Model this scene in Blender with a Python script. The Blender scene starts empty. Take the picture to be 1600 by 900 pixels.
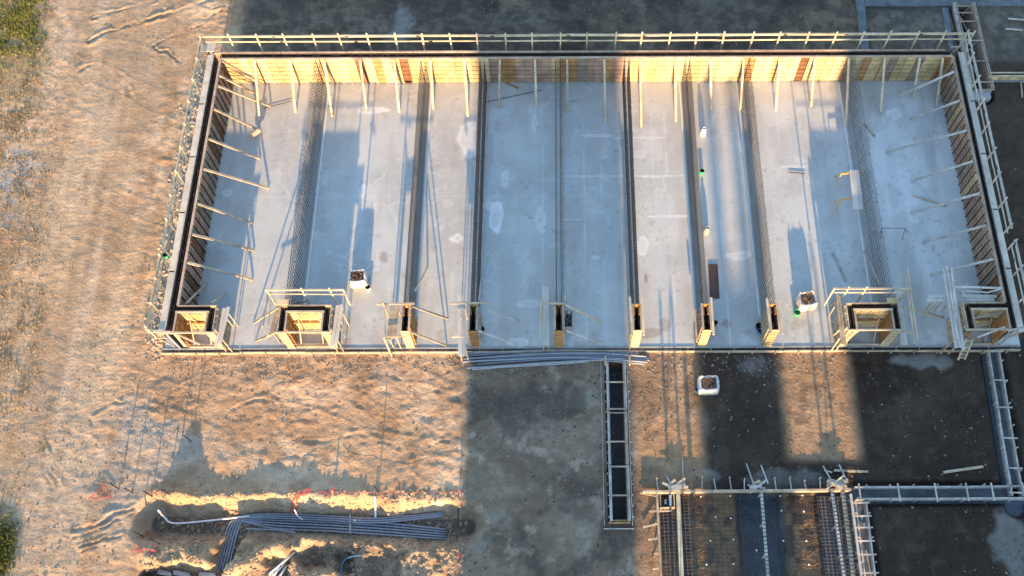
import bpy, math, random
import numpy as np
from mathutils import Vector, Matrix
random.seed(7)
sc = bpy.context.scene
COL = sc.collection
R = math.radians
# ------------------------------------------------------------------ camera
H = 50.0; TILT = R(24.9); ROLL = R(-0.22); F = 1550.0; CX, CY = 873.0, 450.0
CM = (Matrix.Rotation(TILT, 3, 'X') @ Matrix.Rotation(ROLL, 3, 'Z'))
cd = bpy.data.cameras.new('camera'); cam = bpy.data.objects.new('camera', cd); COL.objects.link(cam)
cam.location = (0, 0, H); cam.rotation_euler = CM.to_euler()
cd.sensor_width = 36; cd.lens = 36 * F / 1600; cd.shift_x = -(CX - 800) / 1600; cd.clip_end = 3000; cd.clip_start = .5
sc.camera = cam
# ------------------------------------------------------------------ sky and sun
ELEV = 11.0
w = bpy.data.worlds.new('World'); sc.world = w; w.use_nodes = True
nt = w.node_tree; bg = nt.nodes['Background']; sky = nt.nodes.new('ShaderNodeTexSky')
sky.sky_type = 'NISHITA'; sky.sun_disc = False; sky.sun_elevation = R(ELEV); sky.sun_rotation = R(180)
sky.air_density = 1.0; sky.dust_density = .15; sky.ozone_density = 1.3
nt.links.new(sky.outputs[0], bg.inputs[0]); bg.inputs[1].default_value = 0.15
sl = bpy.data.lights.new('sun', 'SUN'); so = bpy.data.objects.new('sun', sl); COL.objects.link(so)
sl.energy = 3.85; sl.angle = R(.5); sl.color = (1, .64, .31); so.rotation_euler = (R(90 - ELEV), 0, 0); so.location = (0, -60, 40)
sc.view_settings.view_transform = 'Standard'; sc.view_settings.look = 'None'
sc.view_settings.exposure = 2.03; sc.view_settings.gamma = 1
sc.render.engine = 'CYCLES'
sc.cycles.max_bounces = 5; sc.cycles.diffuse_bounces = 3

def P(px, py, z=0.0):
    "the point at height z seen at photograph position (px, py)"
    d = CM @ Vector(((px - CX) / F, (CY - py) / F, -1))
    return Vector((0, 0, H)) + d * ((z - H) / d.z)

# ------------------------------------------------------------------ noise and the lie of the land
rng = np.random.RandomState(3)
TAB = rng.rand(256, 256)
def vnoise(x, y, seed=0):
    x = np.asarray(x, float) + seed * 17.31; y = np.asarray(y, float) + seed * 9.73
    xi = np.floor(x).astype(int); yi = np.floor(y).astype(int)
    fx = x - xi; fy = y - yi; fx = fx * fx * (3 - 2 * fx); fy = fy * fy * (3 - 2 * fy)
    a = TAB[xi & 255, yi & 255]; b = TAB[(xi + 1) & 255, yi & 255]; c = TAB[xi & 255, (yi + 1) & 255]; d = TAB[(xi + 1) & 255, (yi + 1) & 255]
    return (a + (b - a) * fx) * (1 - fy) + (c + (d - c) * fx) * fy
def fbm(x, y, s, o=4, seed=0):
    t = 0; a = 1; n = 0
    for i in range(o):
        t = t + a * vnoise(np.asarray(x) / s, np.asarray(y) / s, seed + i); n += a; a *= .5; s *= .5
    return t / n
def sm(a, b, x):
    t = np.clip((x - a) / (b - a), 0, 1); return t * t * (3 - 2 * t)
GZ = -.15
def poly(pts, z=GZ): return [P(x, y, z) for x, y in pts]
def pdist(X, Y, pts):
    best = None; bt = None; L = 0
    for a, b in zip(pts, pts[1:]):
        dx, dy = b.x - a.x, b.y - a.y; l2 = dx * dx + dy * dy
        t = np.clip(((X - a.x) * dx + (Y - a.y) * dy) / l2, 0, 1)
        d = np.hypot(X - a.x - t * dx, Y - a.y - t * dy)
        best = d if best is None else np.minimum(best, d)
    return best
T1 = poly([(238, 812), (300, 816), (370, 811), (500, 815), (600, 819), (728, 818)])
T2 = poly([(372, 815), (350, 862), (336, 905), (322, 950)])
T3 = poly([(225, 897), (345, 899)])
RIDGE = poly([(245, 783), (320, 779), (400, 776), (520, 775), (640, 778), (700, 782)])
R2 = poly([(345, 905), (400, 873), (490, 837)])
R3 = poly([(235, 868), (270, 872), (330, 878)])
R4 = poly([(505, 850), (600, 855), (700, 862)])
F1 = poly([(1550, 546), (1590, 790)]); F2 = poly([(1335, 771), (1640, 770)]); F3 = poly([(1341, 782), (1356, 905), (1362, 960)])
A1 = poly([(1500, 5), (1535, 148)])
PITR = (P(946, 562, GZ), P(988, 815, GZ))
RB = (P(1033, 772, GZ).x, P(1333, 772, GZ).x, 5.0, P(1180, 771, GZ).y)
def inrect(X, Y, x0, x1, y0, y1, e):
    return sm(-e, 0, X - x0) * sm(-e, 0, x1 - X) * sm(-e, 0, Y - y0) * sm(-e, 0, y1 - Y)
RUTS = [([(140, 64), (180, 47), (240, 27), (270, 22)], .10, .14), ([(146, 30), (200, 14), (240, 2)], .09, .12), ([(235, 60), (250, 78), (277, 93)], .07, .1), ([(120, 120), (135, 105), (152, 98), (180, 108), (203, 140)], .08, .12),
        ([(100, 135), (125, 112), (148, 100)], .05, .1), ([(165, 125), (185, 124), (205, 150)], .07, .12), ([(116, 828), (160, 812), (200, 800), (232, 788)], .09, .1), ([(120, 834), (162, 819), (202, 806)], .06, .09),
        ([(128, 850), (160, 838), (190, 835)], .08, .1), ([(135, 858), (165, 846), (192, 840)], .05, .09), ([(215, 30), (280, 20), (330, 2)], .07, .12), ([(240, 70), (290, 50), (345, 15)], .05, .12),
        ([(60, 900), (80, 800), (75, 740), (60, 660)], .04, .1), ([(72, 900), (92, 800), (86, 740), (70, 660)], .04, .1), ([(520, 600), (600, 585), (680, 610)], .04, .12), ([(360, 640), (420, 625), (450, 650)], .05, .12),
        ([(480, 690), (560, 680), (640, 700), (700, 690)], .04, .12), ([(395, 600), (430, 590), (470, 600)], .05, .1), ([(560, 640), (600, 655), (650, 645)], .05, .1), ([(150, 640), (200, 625), (240, 640)], .05, .12)]
RUTS = [(poly(p), a, w_) for p, a, w_ in RUTS]
def ruts(X, Y, h):
    sh = np.shape(h); x = np.atleast_1d(X).ravel(); y = np.atleast_1d(Y).ravel(); o = np.zeros(x.shape)
    x, y = x + (fbm(x, y, .9, 3, 113) - .5) * .7, y + (fbm(x, y, .9, 3, 117) - .5) * .7
    for p, a, w_ in RUTS:
        x0 = min(q.x for q in p) - 1; x1 = max(q.x for q in p) + 1; y0 = min(q.y for q in p) - 1; y1 = max(q.y for q in p) + 1
        k = (x > x0) & (x < x1) & (y > y0) & (y < y1)
        if not k.any(): continue
        d = pdist(x[k], y[k], p); n = sm(.3, .7, fbm(x[k], y[k], .8, 3, 111)) * .75
        o[k] += a * n * (np.exp(-((d - w_ * 1.5) / (w_ * .6)) ** 2) - np.exp(-(d / w_) ** 2))
    return h + o.reshape(sh)
def height(X, Y, fine=True):
    X = np.asarray(X, float); Y = np.asarray(Y, float)
    h = GZ + (fbm(X, Y, 6, 3, 1) - .5) * .22
    right = sm(-1, 5, X)
    rough = 1 - .6 * right
    rough = rough * (1 - .45 * sm(-21, -25, X))
    h = h + (fbm(X, Y, 1.1, 3, 5) - .5) * .085 * rough
    h = h + (fbm(X, Y, .23, 2, 7) - .5) * .045 * rough * sm(.38, .6, fbm(X, Y, 2.2, 3, 8))
    h = h + (fbm(X, Y, .38, 2, 9) - .5) * .05 * rough * (0.45 + 1.1 * sm(.4, .65, fbm(X, Y, 3.5, 2, 12)))
    h = h + (fbm(X * .6, Y, .26, 3, 121) - .5) * .058 * rough * (.35 + .9 * sm(.35, .6, fbm(X, Y, 2.6, 3, 123)))      # wind and wheel ripples, long in x
    tp = fbm(X * .3 + Y * .1, Y, 1.0, 3, 125); h = h + np.exp(-((tp - .5) / .02) ** 2) * .022 * rough * sm(.45, .6, fbm(X, Y, 4, 2, 127))
    # low scrapes pushed by the bulldozer, lines of loose soil
    n = fbm(X * .35 + Y * .9, Y * .25 - X * .15, 1.3, 3, 15)
    h = h + (1 - np.abs(n - .5) * 16).clip(0, 1) * .03 * rough
    h = ruts(X, Y, h)
    # heap against the west wall
    wd = np.exp(-((X + 21.7) / .5) ** 2) * sm(19, 20.5, Y) * sm(39, 37, Y)
    h = h + wd * (.15 + .35 * fbm(X, Y, .9, 2, 21))
    # ruts of the haul road
    for xr, am in ((-28.9, .05), (-27.2, .05), (-26.3, .035)):
        xx = X - xr - .5 * np.sin(Y * .11) + (Y - 20) * .02
        h = h - am * np.exp(-(xx / .22) ** 2) + am * .6 * np.exp(-((np.abs(xx) - .38) / .12) ** 2)
    # trench spoil and trenches
    wob = (fbm(X, Y, 1.4, 5, 31) - .5) + (fbm(X, Y, .45, 3, 33) - .5) * .45
    dr = pdist(X, Y, RIDGE); h = h + (fbm(X, Y, .34, 3, 47) - .5) * .1 * sm(1.5, .3, dr) + (fbm(X, Y, .3, 3, 48) - .5) * .14 * sm(-17, -14, X) * sm(-4.5, -6, X) * sm(10.6, 9.8, Y)
    hr = .15 + .72 * np.exp(-((X - P(285, 770).x) / .85) ** 2) + .22 * np.exp(-((X - P(425, 770).x) / 1.1) ** 2) + .2 * np.exp(-((X - P(480, 770).x) / .5) ** 2) - .15 * sm(P(560, 770).x, P(610, 770).x, X) + .14 * wob + .1 * (fbm(X, Y, .28, 2, 35) - .5)
    wb2 = fbm(X, Y, .7, 4, 39) - .5
    h = h + hr * np.exp(-((dr + wob * .35 + wb2 * .35) / .42) ** 2)
    h = h + (.42 + .5 * wob) * np.exp(-((pdist(X, Y, R2) + wob * .4) / .5) ** 2)
    h = h + (.3 + .7 * wob) * np.exp(-((pdist(X, Y, R3) + wob * .4) / .5) ** 2)
    h = h + (.12 + .7 * wob) * np.exp(-((pdist(X, Y, R4) + wob * .4) / .6) ** 2)
    zone = sm(P(225, 880).x, P(250, 880).x, X) * sm(P(715, 880).x, P(690, 880).x, X) * sm(9.9, 9.2, Y) * sm(2, 5, Y)
    h = h + zone * ((fbm(X, Y, .8, 4, 37) - .45) * .55)
    for (px, py, rr, dd) in ((495, 872, 1.1, .75), (575, 885, 1.5, .65), (435, 893, .6, .5)):
        q = P(px, py, GZ); rad = np.hypot((X - q.x) * .8, Y - q.y) + wob * 1.7
        h = h - dd * sm(rr, rr * .45, rad)
    for T, hw, dp, e in ((T1, .46, 1.0, .8), (T2, .42, .95, .2), (T3, .25, .7, .15)):
        d = pdist(X, Y, T) + wob * .5 + wb2 * .35
        t = sm(hw + e, hw, d); h = h * (1 - t) + (GZ - dp + .05 * wob) * t
    # excavated forms
    a, b = PITR
    t = inrect(X, Y, a.x + .05, b.x - .12, b.y + .05, a.y - .05, .1); h = h * (1 - t) + (GZ - 1.15) * t
    for T, hw in ((F1, .42), (F2, .42), (F3, .42)):
        t = sm(hw + .35, hw, pdist(X, Y, T)); h = h * (1 - t) + (GZ - .42) * t
    t = sm(.75, .6, pdist(X, Y, A1)); h = h * (1 - t) + (GZ - 1.3) * t
    x0, x1, y0, y1 = RB
    t = inrect(X, Y, x0, x1, y0 - 10, y1, .15); h = h * (1 - t) + (GZ - .38 + .22 * wob + .2 * (fbm(X, Y, .5, 3, 43) - .5)) * t
    for cx, hw, dp in ((5.75, .62, .35), (10.15, 1.0, .45), (13.75, .65, .35)):
        xx = np.abs(X - cx - (y1 - Y) * .0 + wob * .25)
        t2 = t * sm(hw + .15, hw, xx); h = h - dp * t2
    # the slab's own formation
    t = inrect(X, Y, -21.3, 24.9, 19.75, 38.6, .12); h = h * (1 - t) + (-.7) * t
    return h
def G(px, py, dz=0.0):
    p = P(px, py, GZ)
    for _ in range(3):
        z = float(height(p.x, p.y)); p = P(px, py, z + dz)
    return p
def gz(x, y): return float(height(x, y))

# ------------------------------------------------------------------ mesh builder
class MB:
    def __init__(s): s.v = []; s.f = []; s.m = []
    def add(s, vs, fs, mi=0):
        o = len(s.v); s.v += [tuple(v) for v in vs]; s.f += [tuple(i + o for i in f) for f in fs]; s.m += [mi] * len(fs); return s
    def box(s, x0, x1, y0, y1, z0, z1, mi=0):
        return s.add([(x0, y0, z0), (x1, y0, z0), (x1, y1, z0), (x0, y1, z0), (x0, y0, z1), (x1, y0, z1), (x1, y1, z1), (x0, y1, z1)],
                     [(0, 3, 2, 1), (4, 5, 6, 7), (0, 1, 5, 4), (1, 2, 6, 5), (2, 3, 7, 6), (3, 0, 4, 7)], mi)
    def beam(s, p, q, wd=.1, ht=.05, mi=0, up=(0, 0, 1)):
        p = Vector(p); q = Vector(q); d = (q - p).normalized(); u = Vector(up)
        if abs(d.dot(u)) > .95: u = Vector((0, 1, 0))
        a = d.cross(u).normalized() * wd / 2; b = a.cross(d).normalized() * ht / 2
        vs = [p - a - b, p + a - b, p + a + b, p - a + b, q - a - b, q + a - b, q + a + b, q - a + b]
        return s.add(vs, [(0, 1, 2, 3), (4, 7, 6, 5), (0, 4, 5, 1), (1, 5, 6, 2), (2, 6, 7, 3), (3, 7, 4, 0)], mi)
    def tube(s, pts, r, n=6, mi=0, cap=True):
        pts = [Vector(p) for p in pts]; o = len(s.v); k = len(pts)
        for i, p in enumerate(pts):
            d = (pts[min(i + 1, k - 1)] - pts[max(i - 1, 0)]).normalized()
            u = Vector((0, 0, 1)) if abs(d.z) < .9 else Vector((0, 1, 0))
            a = d.cross(u).normalized(); b = a.cross(d)
            for j in range(n):
                t = 2 * math.pi * (j + .5) / n; s.v.append(tuple(p + (a * math.cos(t) + b * math.sin(t)) * r))
        for i in range(k - 1):
            for j in range(n):
                s.f.append((o + i * n + j, o + i * n + (j + 1) % n, o + (i + 1) * n + (j + 1) % n, o + (i + 1) * n + j)); s.m.append(mi)
        if cap:
            s.f.append(tuple(o + j for j in range(n))[::-1]); s.f.append(tuple(o + (k - 1) * n + j for j in range(n))); s.m += [mi, mi]
        return s
    def lathe(s, c, prof, n=16, mi=0):
        o = len(s.v)
        for r, z in prof:
            for j in range(n):
                t = 2 * math.pi * j / n; s.v.append((c[0] + r * math.cos(t), c[1] + r * math.sin(t), c[2] + z))
        for i in range(len(prof) - 1):
            for j in range(n):
                s.f.append((o + i * n + j, o + i * n + (j + 1) % n, o + (i + 1) * n + (j + 1) % n, o + (i + 1) * n + j)); s.m.append(mi)
        return s
    def build(s, name, mats, parent=None, smooth=False, kind=None):
        off = Vector(parent.location) if parent else Vector((0, 0, 0))
        if parent and parent.parent: off = off + Vector(parent.parent.location)
        me = bpy.data.meshes.new(name)
        me.from_pydata([(x - off.x, y - off.y, z - off.z) for x, y, z in s.v], [], s.f)
        if not isinstance(mats, (list, tuple)): mats = [mats]
        for m in mats: me.materials.append(m)
        if len(mats) > 1: me.polygons.foreach_set('material_index', s.m)
        if smooth: me.polygons.foreach_set('use_smooth', [True] * len(s.f))
        me.update()
        ob = bpy.data.objects.new(name, me); COL.objects.link(ob)
        if parent: ob.parent = parent
        if kind: ob['kind'] = kind
        return ob
def thing(name, label, cat, loc=(0, 0, 0), group=None):
    o = bpy.data.objects.new(name, None); COL.objects.link(o); o.location = loc; o.empty_display_size = .3
    o['label'] = label; o['category'] = cat
    if group: o['group'] = group
    return o
def tag(o, label, cat, group=None):
    o['label'] = label; o['category'] = cat
    if group: o['group'] = group
    return o
def rebase(o, loc):
    "give a single-mesh thing its origin at its base"
    loc = Vector(loc); o.data.transform(Matrix.Translation(-loc)); o.location = loc; return o

# ------------------------------------------------------------------ materials
def mat(name, col, rough=.85, var=.25, scale=3.0, col2=None, bump=.0, bscale=20, metal=0, stretch=None, fine=0.0):
    m = bpy.data.materials.new(name); m.use_nodes = True; n = m.node_tree.nodes; l = m.node_tree.links; b = n['Principled BSDF']
    b.inputs['Roughness'].default_value = rough; b.inputs['Metallic'].default_value = metal
    if 'Specular IOR Level' in b.inputs: b.inputs['Specular IOR Level'].default_value = .25
    geo = n.new('ShaderNodeNewGeometry'); mp = n.new('ShaderNodeMapping')
    if stretch: mp.inputs['Scale'].default_value = stretch
    l.new(geo.outputs['Position'], mp.inputs[0])
    nz = n.new('ShaderNodeTexNoise'); nz.inputs['Scale'].default_value = scale; nz.inputs['Detail'].default_value = 8; nz.inputs['Roughness'].default_value = .65
    l.new(mp.outputs[0], nz.inputs[0])
    oi = n.new('ShaderNodeObjectInfo')
    mx = n.new('ShaderNodeMix'); mx.data_type = 'RGBA'
    c2 = col2 or tuple(c * (1 - var) for c in col)
    mx.inputs[6].default_value = (*c2, 1); mx.inputs[7].default_value = (*col, 1)
    rp = n.new('ShaderNodeMapRange'); rp.inputs[1].default_value = .35; rp.inputs[2].default_value = .65
    l.new(nz.outputs[0], rp.inputs[0]); l.new(rp.outputs[0], mx.inputs[0])
    hv = n.new('ShaderNodeHueSaturation'); mr = n.new('ShaderNodeMapRange'); mr.inputs[3].default_value = 1 - var * .5; mr.inputs[4].default_value = 1 + var * .3
    l.new(oi.outputs['Random'], mr.inputs[0]); l.new(mr.outputs[0], hv.inputs['Value']); l.new(mx.outputs[2], hv.inputs['Color'])
    l.new(hv.outputs[0], b.inputs['Base Color'])
    if bump:
        n2 = n.new('ShaderNodeTexNoise'); n2.inputs['Scale'].default_value = bscale; n2.inputs['Detail'].default_value = 6; l.new(mp.outputs[0], n2.inputs[0])
        bp = n.new('ShaderNodeBump'); bp.inputs['Strength'].default_value = bump; bp.inputs['Distance'].default_value = .03
        l.new(n2.outputs[0], bp.inputs['Height']); l.new(bp.outputs[0], b.inputs['Normal'])
    return m
M = {}
M['walk'] = mat('walkway_board', (.66, .60, .50), var=.3, scale=1.5)
M['timber'] = mat('timber', (.52, .41, .29), var=.45, scale=2, bump=.2)
M['timber_new'] = mat('timber_new', (.60, .49, .34), var=.4, scale=2)
M['timber_grey'] = mat('timber_grey', (.54, .50, .45), var=.4, scale=2.5, bump=.2)
M['plank'] = mat('plank', (.55, .51, .45), var=.25, scale=1.6, stretch=(3, .5, 1))
M['form_top'] = mat('form_top', (.50, .37, .28), var=.4, scale=1.4)
M['yellow'] = mat('form_yellow', (.56, .42, .22), var=.4, scale=1.2, rough=.6)
M['pale'] = mat('form_pale', (.62, .50, .30), var=.3, scale=1.5, rough=.6)
M['orange'] = mat('form_orange', (.44, .24, .10), var=.4, scale=1.5, rough=.6)
M['pink'] = mat('form_pink', (.40, .27, .20), var=.4, scale=1.5, rough=.7)
M['brown'] = mat('form_brown', (.20, .10, .055), var=.45, scale=1.5, rough=.7)
M['greywood'] = mat('form_grey', (.30, .25, .20), var=.4, scale=1.5, rough=.8)
M['gap'] = mat('joint_dark', (.05, .03, .02), var=.3)
M['ply'] = mat('shade_ply', (.06, .04, .032), var=.3, scale=2, rough=.6)  # near-black ply, the cavities' shade put into its colour
M['rebar'] = mat('rebar', (.12, .085, .065), var=.4, scale=3, rough=.7)
M['rebar_pale'] = mat('rebar_steel', (.19, .175, .16), var=.4, scale=3, rough=.6)
M['conc'] = mat('concrete_pale', (.37, .36, .35), var=.35, scale=1.2, bump=.15)
M['conc_damp'] = mat('concrete_damp', (.18, .20, .22), var=.45, scale=1.5, bump=.2)
M['pipe'] = mat('pipe_grey', (.29, .31, .35), var=.2, scale=2, rough=.45)
M['white'] = mat('white_plastic', (.78, .77, .74), var=.12, scale=4, rough=.6)
M['sack'] = mat('white_sack', (.62, .60, .57), var=.3, scale=3, rough=.8, bump=.5, bscale=9)
M['black'] = mat('black_plastic', (.03, .03, .035), var=.3, rough=.5)
M['green'] = mat('green_plastic', (.05, .42, .2), var=.15, rough=.5)
M['blue'] = mat('blue_plastic', (.05, .2, .42), var=.15, rough=.5)
M['red'] = mat('red_tape', (.55, .12, .10), var=.3, rough=.5)
M['trestle'] = mat('orange_trestle', (.75, .36, .07), var=.15, rough=.5)
M['steel_rust'] = mat('rusty_plate', (.10, .065, .055), var=.3, scale=2, rough=.7)
M['rubble'] = mat('rubble', (.30, .19, .13), var=.7, scale=14, col2=(.07, .05, .04), bump=.4)
M['stone'] = mat('stone', (.34, .28, .23), var=.4, scale=5)
M['clod'] = mat('clod', (.34, .23, .145), var=.4, scale=5)
M['clod_dark'] = mat('clod_dark', (.17, .14, .11), var=.7, scale=.8)
M['spoil'] = mat('spoil', (.43, .31, .20), var=.5, scale=5)
M['leaf'] = mat('leaf', (.27, .25, .07), var=.5, scale=1.2, col2=(.11, .13, .03))
M['dry'] = mat('dry_leaf', (.42, .29, .15), var=.5, scale=1.2, col2=(.27, .19, .09))
M['bldg'] = mat('render_wall', (.45, .42, .38), var=.15, scale=.5)
M['glass'] = mat('window_glass', (.05, .06, .08), var=.2, rough=.1)

def attr_mat(name, attr, rough, bump, bsc, colvar, nsc):
    "earth and slab: colour of each spot from the mesh's own colour layer, broken up with noise at several sizes"
    m = bpy.data.materials.new(name); m.use_nodes = True; n = m.node_tree.nodes; l = m.node_tree.links; b = n['Principled BSDF']
    b.inputs['Roughness'].default_value = rough
    if 'Specular IOR Level' in b.inputs: b.inputs['Specular IOR Level'].default_value = .05 if attr == 'earth' else .3
    at = n.new('ShaderNodeAttribute'); at.attribute_name = attr
    geo = n.new('ShaderNodeNewGeometry')
    last = at.outputs['Color']
    for sc_, lo, hi, det in ((nsc, 1 - colvar, 1 + colvar * .7, 10), (nsc * 7, 1 - colvar * .9, 1 + colvar * .8, 6)):
        nz = n.new('ShaderNodeTexNoise'); nz.inputs['Scale'].default_value = sc_; nz.inputs['Detail'].default_value = det; nz.inputs['Roughness'].default_value = .7
        l.new(geo.outputs['Position'], nz.inputs[0])
        mr = n.new('ShaderNodeMapRange'); mr.inputs[1].default_value = .3; mr.inputs[2].default_value = .7; mr.inputs[3].default_value = lo; mr.inputs[4].default_value = hi
        l.new(nz.outputs[0], mr.inputs[0])
        vm = n.new('ShaderNodeVectorMath'); vm.operation = 'SCALE'; l.new(last, vm.inputs[0]); l.new(mr.outputs[0], vm.inputs['Scale']); last = vm.outputs[0]
    l.new(last, b.inputs['Base Color'])
    h = None
    for s_, k in ((bsc, 1.0), (bsc * 3.3, .5)):
        nz = n.new('ShaderNodeTexNoise'); nz.inputs['Scale'].default_value = s_; nz.inputs['Detail'].default_value = 5; nz.inputs['Roughness'].default_value = .6
        l.new(geo.outputs['Position'], nz.inputs[0])
        mu = n.new('ShaderNodeMath'); mu.operation = 'MULTIPLY'; l.new(nz.outputs[0], mu.inputs[0]); mu.inputs[1].default_value = k
        if h is None: h = mu.outputs[0]
        else:
            ad = n.new('ShaderNodeMath'); l.new(h, ad.inputs[0]); l.new(mu.outputs[0], ad.inputs[1]); h = ad.outputs[0]
    if attr == 'earth':    # tyre cleats pressed into the haul road, where the track layer says so
        a2 = n.new('ShaderNodeAttribute'); a2.attribute_name = 'track'
        wv = n.new('ShaderNodeTexWave'); wv.bands_direction = 'Y'; wv.inputs['Scale'].default_value = 1.1; wv.inputs['Distortion'].default_value = 5; wv.inputs['Detail'].default_value = 3; wv.inputs['Detail Scale'].default_value = .6
        l.new(geo.outputs['Position'], wv.inputs[0])
        mu = n.new('ShaderNodeMath'); mu.operation = 'MULTIPLY'; l.new(wv.outputs[0], mu.inputs[0]); l.new(a2.outputs['Fac'], mu.inputs[1])
        ad = n.new('ShaderNodeMath'); l.new(h, ad.inputs[0]); l.new(mu.outputs[0], ad.inputs[1]); h = ad.outputs[0]
    bp = n.new('ShaderNodeBump'); bp.inputs['Strength'].default_value = bump; bp.inputs['Distance'].default_value = .06
    l.new(h, bp.inputs['Height']); l.new(bp.outputs[0], b.inputs['Normal'])
    return m
M['earth'] = attr_mat('earth', 'earth', .95, .85, 6.0, .26, 1.9)
M['slab'] = attr_mat('slab_concrete', 'stain', .75, .1, 6, .07, .9)

def grid_mesh(name, xs, ys, Z, layers, m, smooth=True):
    nx, ny = len(xs), len(ys)
    co = np.empty((ny, nx, 3), np.float32); co[..., 0] = xs[None, :]; co[..., 1] = ys[:, None]; co[..., 2] = Z
    i = np.arange(ny - 1)[:, None] * nx + np.arange(nx - 1)[None, :]
    q = np.stack([i, i + 1, i + nx + 1, i + nx], -1).reshape(-1, 4)
    me = bpy.data.meshes.new(name); me.vertices.add(nx * ny); me.vertices.foreach_set('co', co.ravel())
    me.loops.add(q.size); me.loops.foreach_set('vertex_index', q.ravel().astype(np.int32))
    me.polygons.add(len(q)); me.polygons.foreach_set('loop_start', np.arange(0, q.size, 4, dtype=np.int32))
    me.update(calc_edges=True)
    if smooth: me.polygons.foreach_set('use_smooth', np.ones(len(q), bool))
    for ln, arr in layers.items():
        if arr.ndim == 3:
            a = me.attributes.new(ln, 'FLOAT_COLOR', 'POINT'); full = np.ones((ny * nx, 4), np.float32); full[:, :3] = arr.reshape(-1, 3); a.data.foreach_set('color', full.ravel())
        else:
            a = me.attributes.new(ln, 'FLOAT', 'POINT'); a.data.foreach_set('value', arr.astype(np.float32).ravel())
    me.materials.append(m)
    o = bpy.data.objects.new(name, me); COL.objects.link(o); return o

# ------------------------------------------------------------------ ground
def axis(a, b, st, far):
    c = list(np.arange(a, b + st / 2, st)); lo = []; hi = []; s = st; v = a
    while v > -far: s *= 1.35; v -= s; lo.append(v)
    s = st; v = b
    while v < far: s *= 1.35; v += s; hi.append(v)
    return np.array(lo[::-1] + c + hi)
xs = axis(-37, 34, .085, 700); ys = axis(5, 52, .085, 700)
X, Y = np.meshgrid(xs, ys)
Z = height(X, Y)
def lerp(a, b, t): return a * (1 - t[..., None]) + np.array(b) * t[..., None]
c = np.ones(X.shape + (3,)) * np.array((.43, .285, .175))
n1 = fbm(X, Y, 5, 4, 41); n2 = fbm(X, Y, 1.5, 4, 45); n3 = fbm(X, Y, 12, 3, 49)
c = lerp(c, (.53, .38, .25), sm(.45, .7, n1))
c = lerp(c, (.29, .18, .105), sm(.5, .66, n2) * .65)
n4 = fbm(X, Y, .5, 4, 55)
def blob(px, py, rx, ry, wobble=.5):
    q = P(px, py, GZ); d = np.hypot((X - q.x) / rx, (Y - q.y) / ry); return sm(1.2, .35, d + (n2 - .5) * wobble * 3 + (n1 - .5) * wobble * 1.5 + (n4 - .5) * 1.2)
# grey gravel spread in patches
for a in ((200, 740, 3.0, 2.2, 1.1, .8), (250, 700, 2.6, 1.4, 1.2, .7), (60, 760, 1.2, 8, .8, .45), (180, 90, 3.4, 2.4, 1, .5), (620, 55, .7, 1.6, .8, .6), (160, 230, 1.2, 4, 1, .2),
          (650, 590, 4, 1.0, 1.2, .35), (20, 300, 1.4, 4.5, .9, .7), (110, 60, 1.8, 2.2, 1, .45)):
    c = lerp(c, (.35, .30, .25), blob(*a[:5]) * a[5] * .8)
# grey gravel yard, darkened in the colour where the middle block's shadow falls
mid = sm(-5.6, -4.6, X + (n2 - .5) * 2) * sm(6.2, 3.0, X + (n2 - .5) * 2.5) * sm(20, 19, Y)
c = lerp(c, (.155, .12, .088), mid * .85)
for a in ((880, 860, 1.5, 1.2, 1.0, .7), (760, 830, 1.4, 1.6, 1.0, .5), (840, 660, 2.2, 1.4, 1.2, .4), (900, 610, 1, .9, 1, .4)):
    c = lerp(c, (.33, .30, .24), blob(*a[:5]) * a[5])
for a in ((800, 750, .8, 1.4, .8, .6), (850, 800, 1.4, .25, .8, .8), (900, 740, 1.2, 2, 1.2, .35)):
    c = lerp(c, (.10, .085, .075), blob(*a[:5]) * a[5])
c = lerp(c, (.58, .46, .35), sm(.58, .72, n4) * sm(.4, .6, n1) * .35); c = lerp(c, (.22, .14, .09), sm(.42, .28, n4) * sm(.55, .4, n3) * .45)
# dark soil on the east side, the blocks' shadows deepened in its colour
drk = sm(6.4, 8.0, X + (n2 - .5) * 1.6) * sm(20.5, 19.4, Y) * sm(-3, 1, Y) * (1 - .75 * sm(11.6, 12.4, X) * sm(15.6, 14.6, X) * sm(13.2, 13.8, Y))
c = lerp(c, (.028, .021, .018), drk * .96)
c = lerp(c, (.070, .052, .040), drk * sm(.5, .7, n1) * .5); c = lerp(c, (.09, .068, .05), drk * sm(.62, .75, n4) * .4)
c = lerp(c, (.11, .078, .052), drk * sm(.55, .7, fbm(X, Y, 2.4, 5, 57)) * .3)
c = lerp(c, (.036, .028, .023), sm(24.3, 25.3, X) * .9)
for a in ((1440, 565, 1.6, .35, .7, .6), (1150, 570, 1.6, .7, 1, .5), (1250, 560, .8, .5, 1, .5), (1580, 850, .7, 1.6, .7, .5), (1215, 750, 3, .4, 1, .35), (1100, 740, 1.4, .4, .8, .6)):
    c = lerp(c, (.27, .26, .24), blob(*a[:5]) * a[5])
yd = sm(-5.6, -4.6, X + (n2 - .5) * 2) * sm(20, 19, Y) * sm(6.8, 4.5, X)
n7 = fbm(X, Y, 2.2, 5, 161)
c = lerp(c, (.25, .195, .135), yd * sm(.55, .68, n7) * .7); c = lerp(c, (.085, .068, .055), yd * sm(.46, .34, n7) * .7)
lr = sm(11.4, 12.0, X) * sm(16.0, 15.4, X) * sm(13.0, 14.0, Y) * sm(19.6, 19, Y) + sm(3.8, 4.4, X) * sm(7.9, 7.2, X) * sm(19.6, 19, Y) * sm(6, 9, Y)  # sunlit gaps between the shadow bands, lit brown put into the colour
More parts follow.
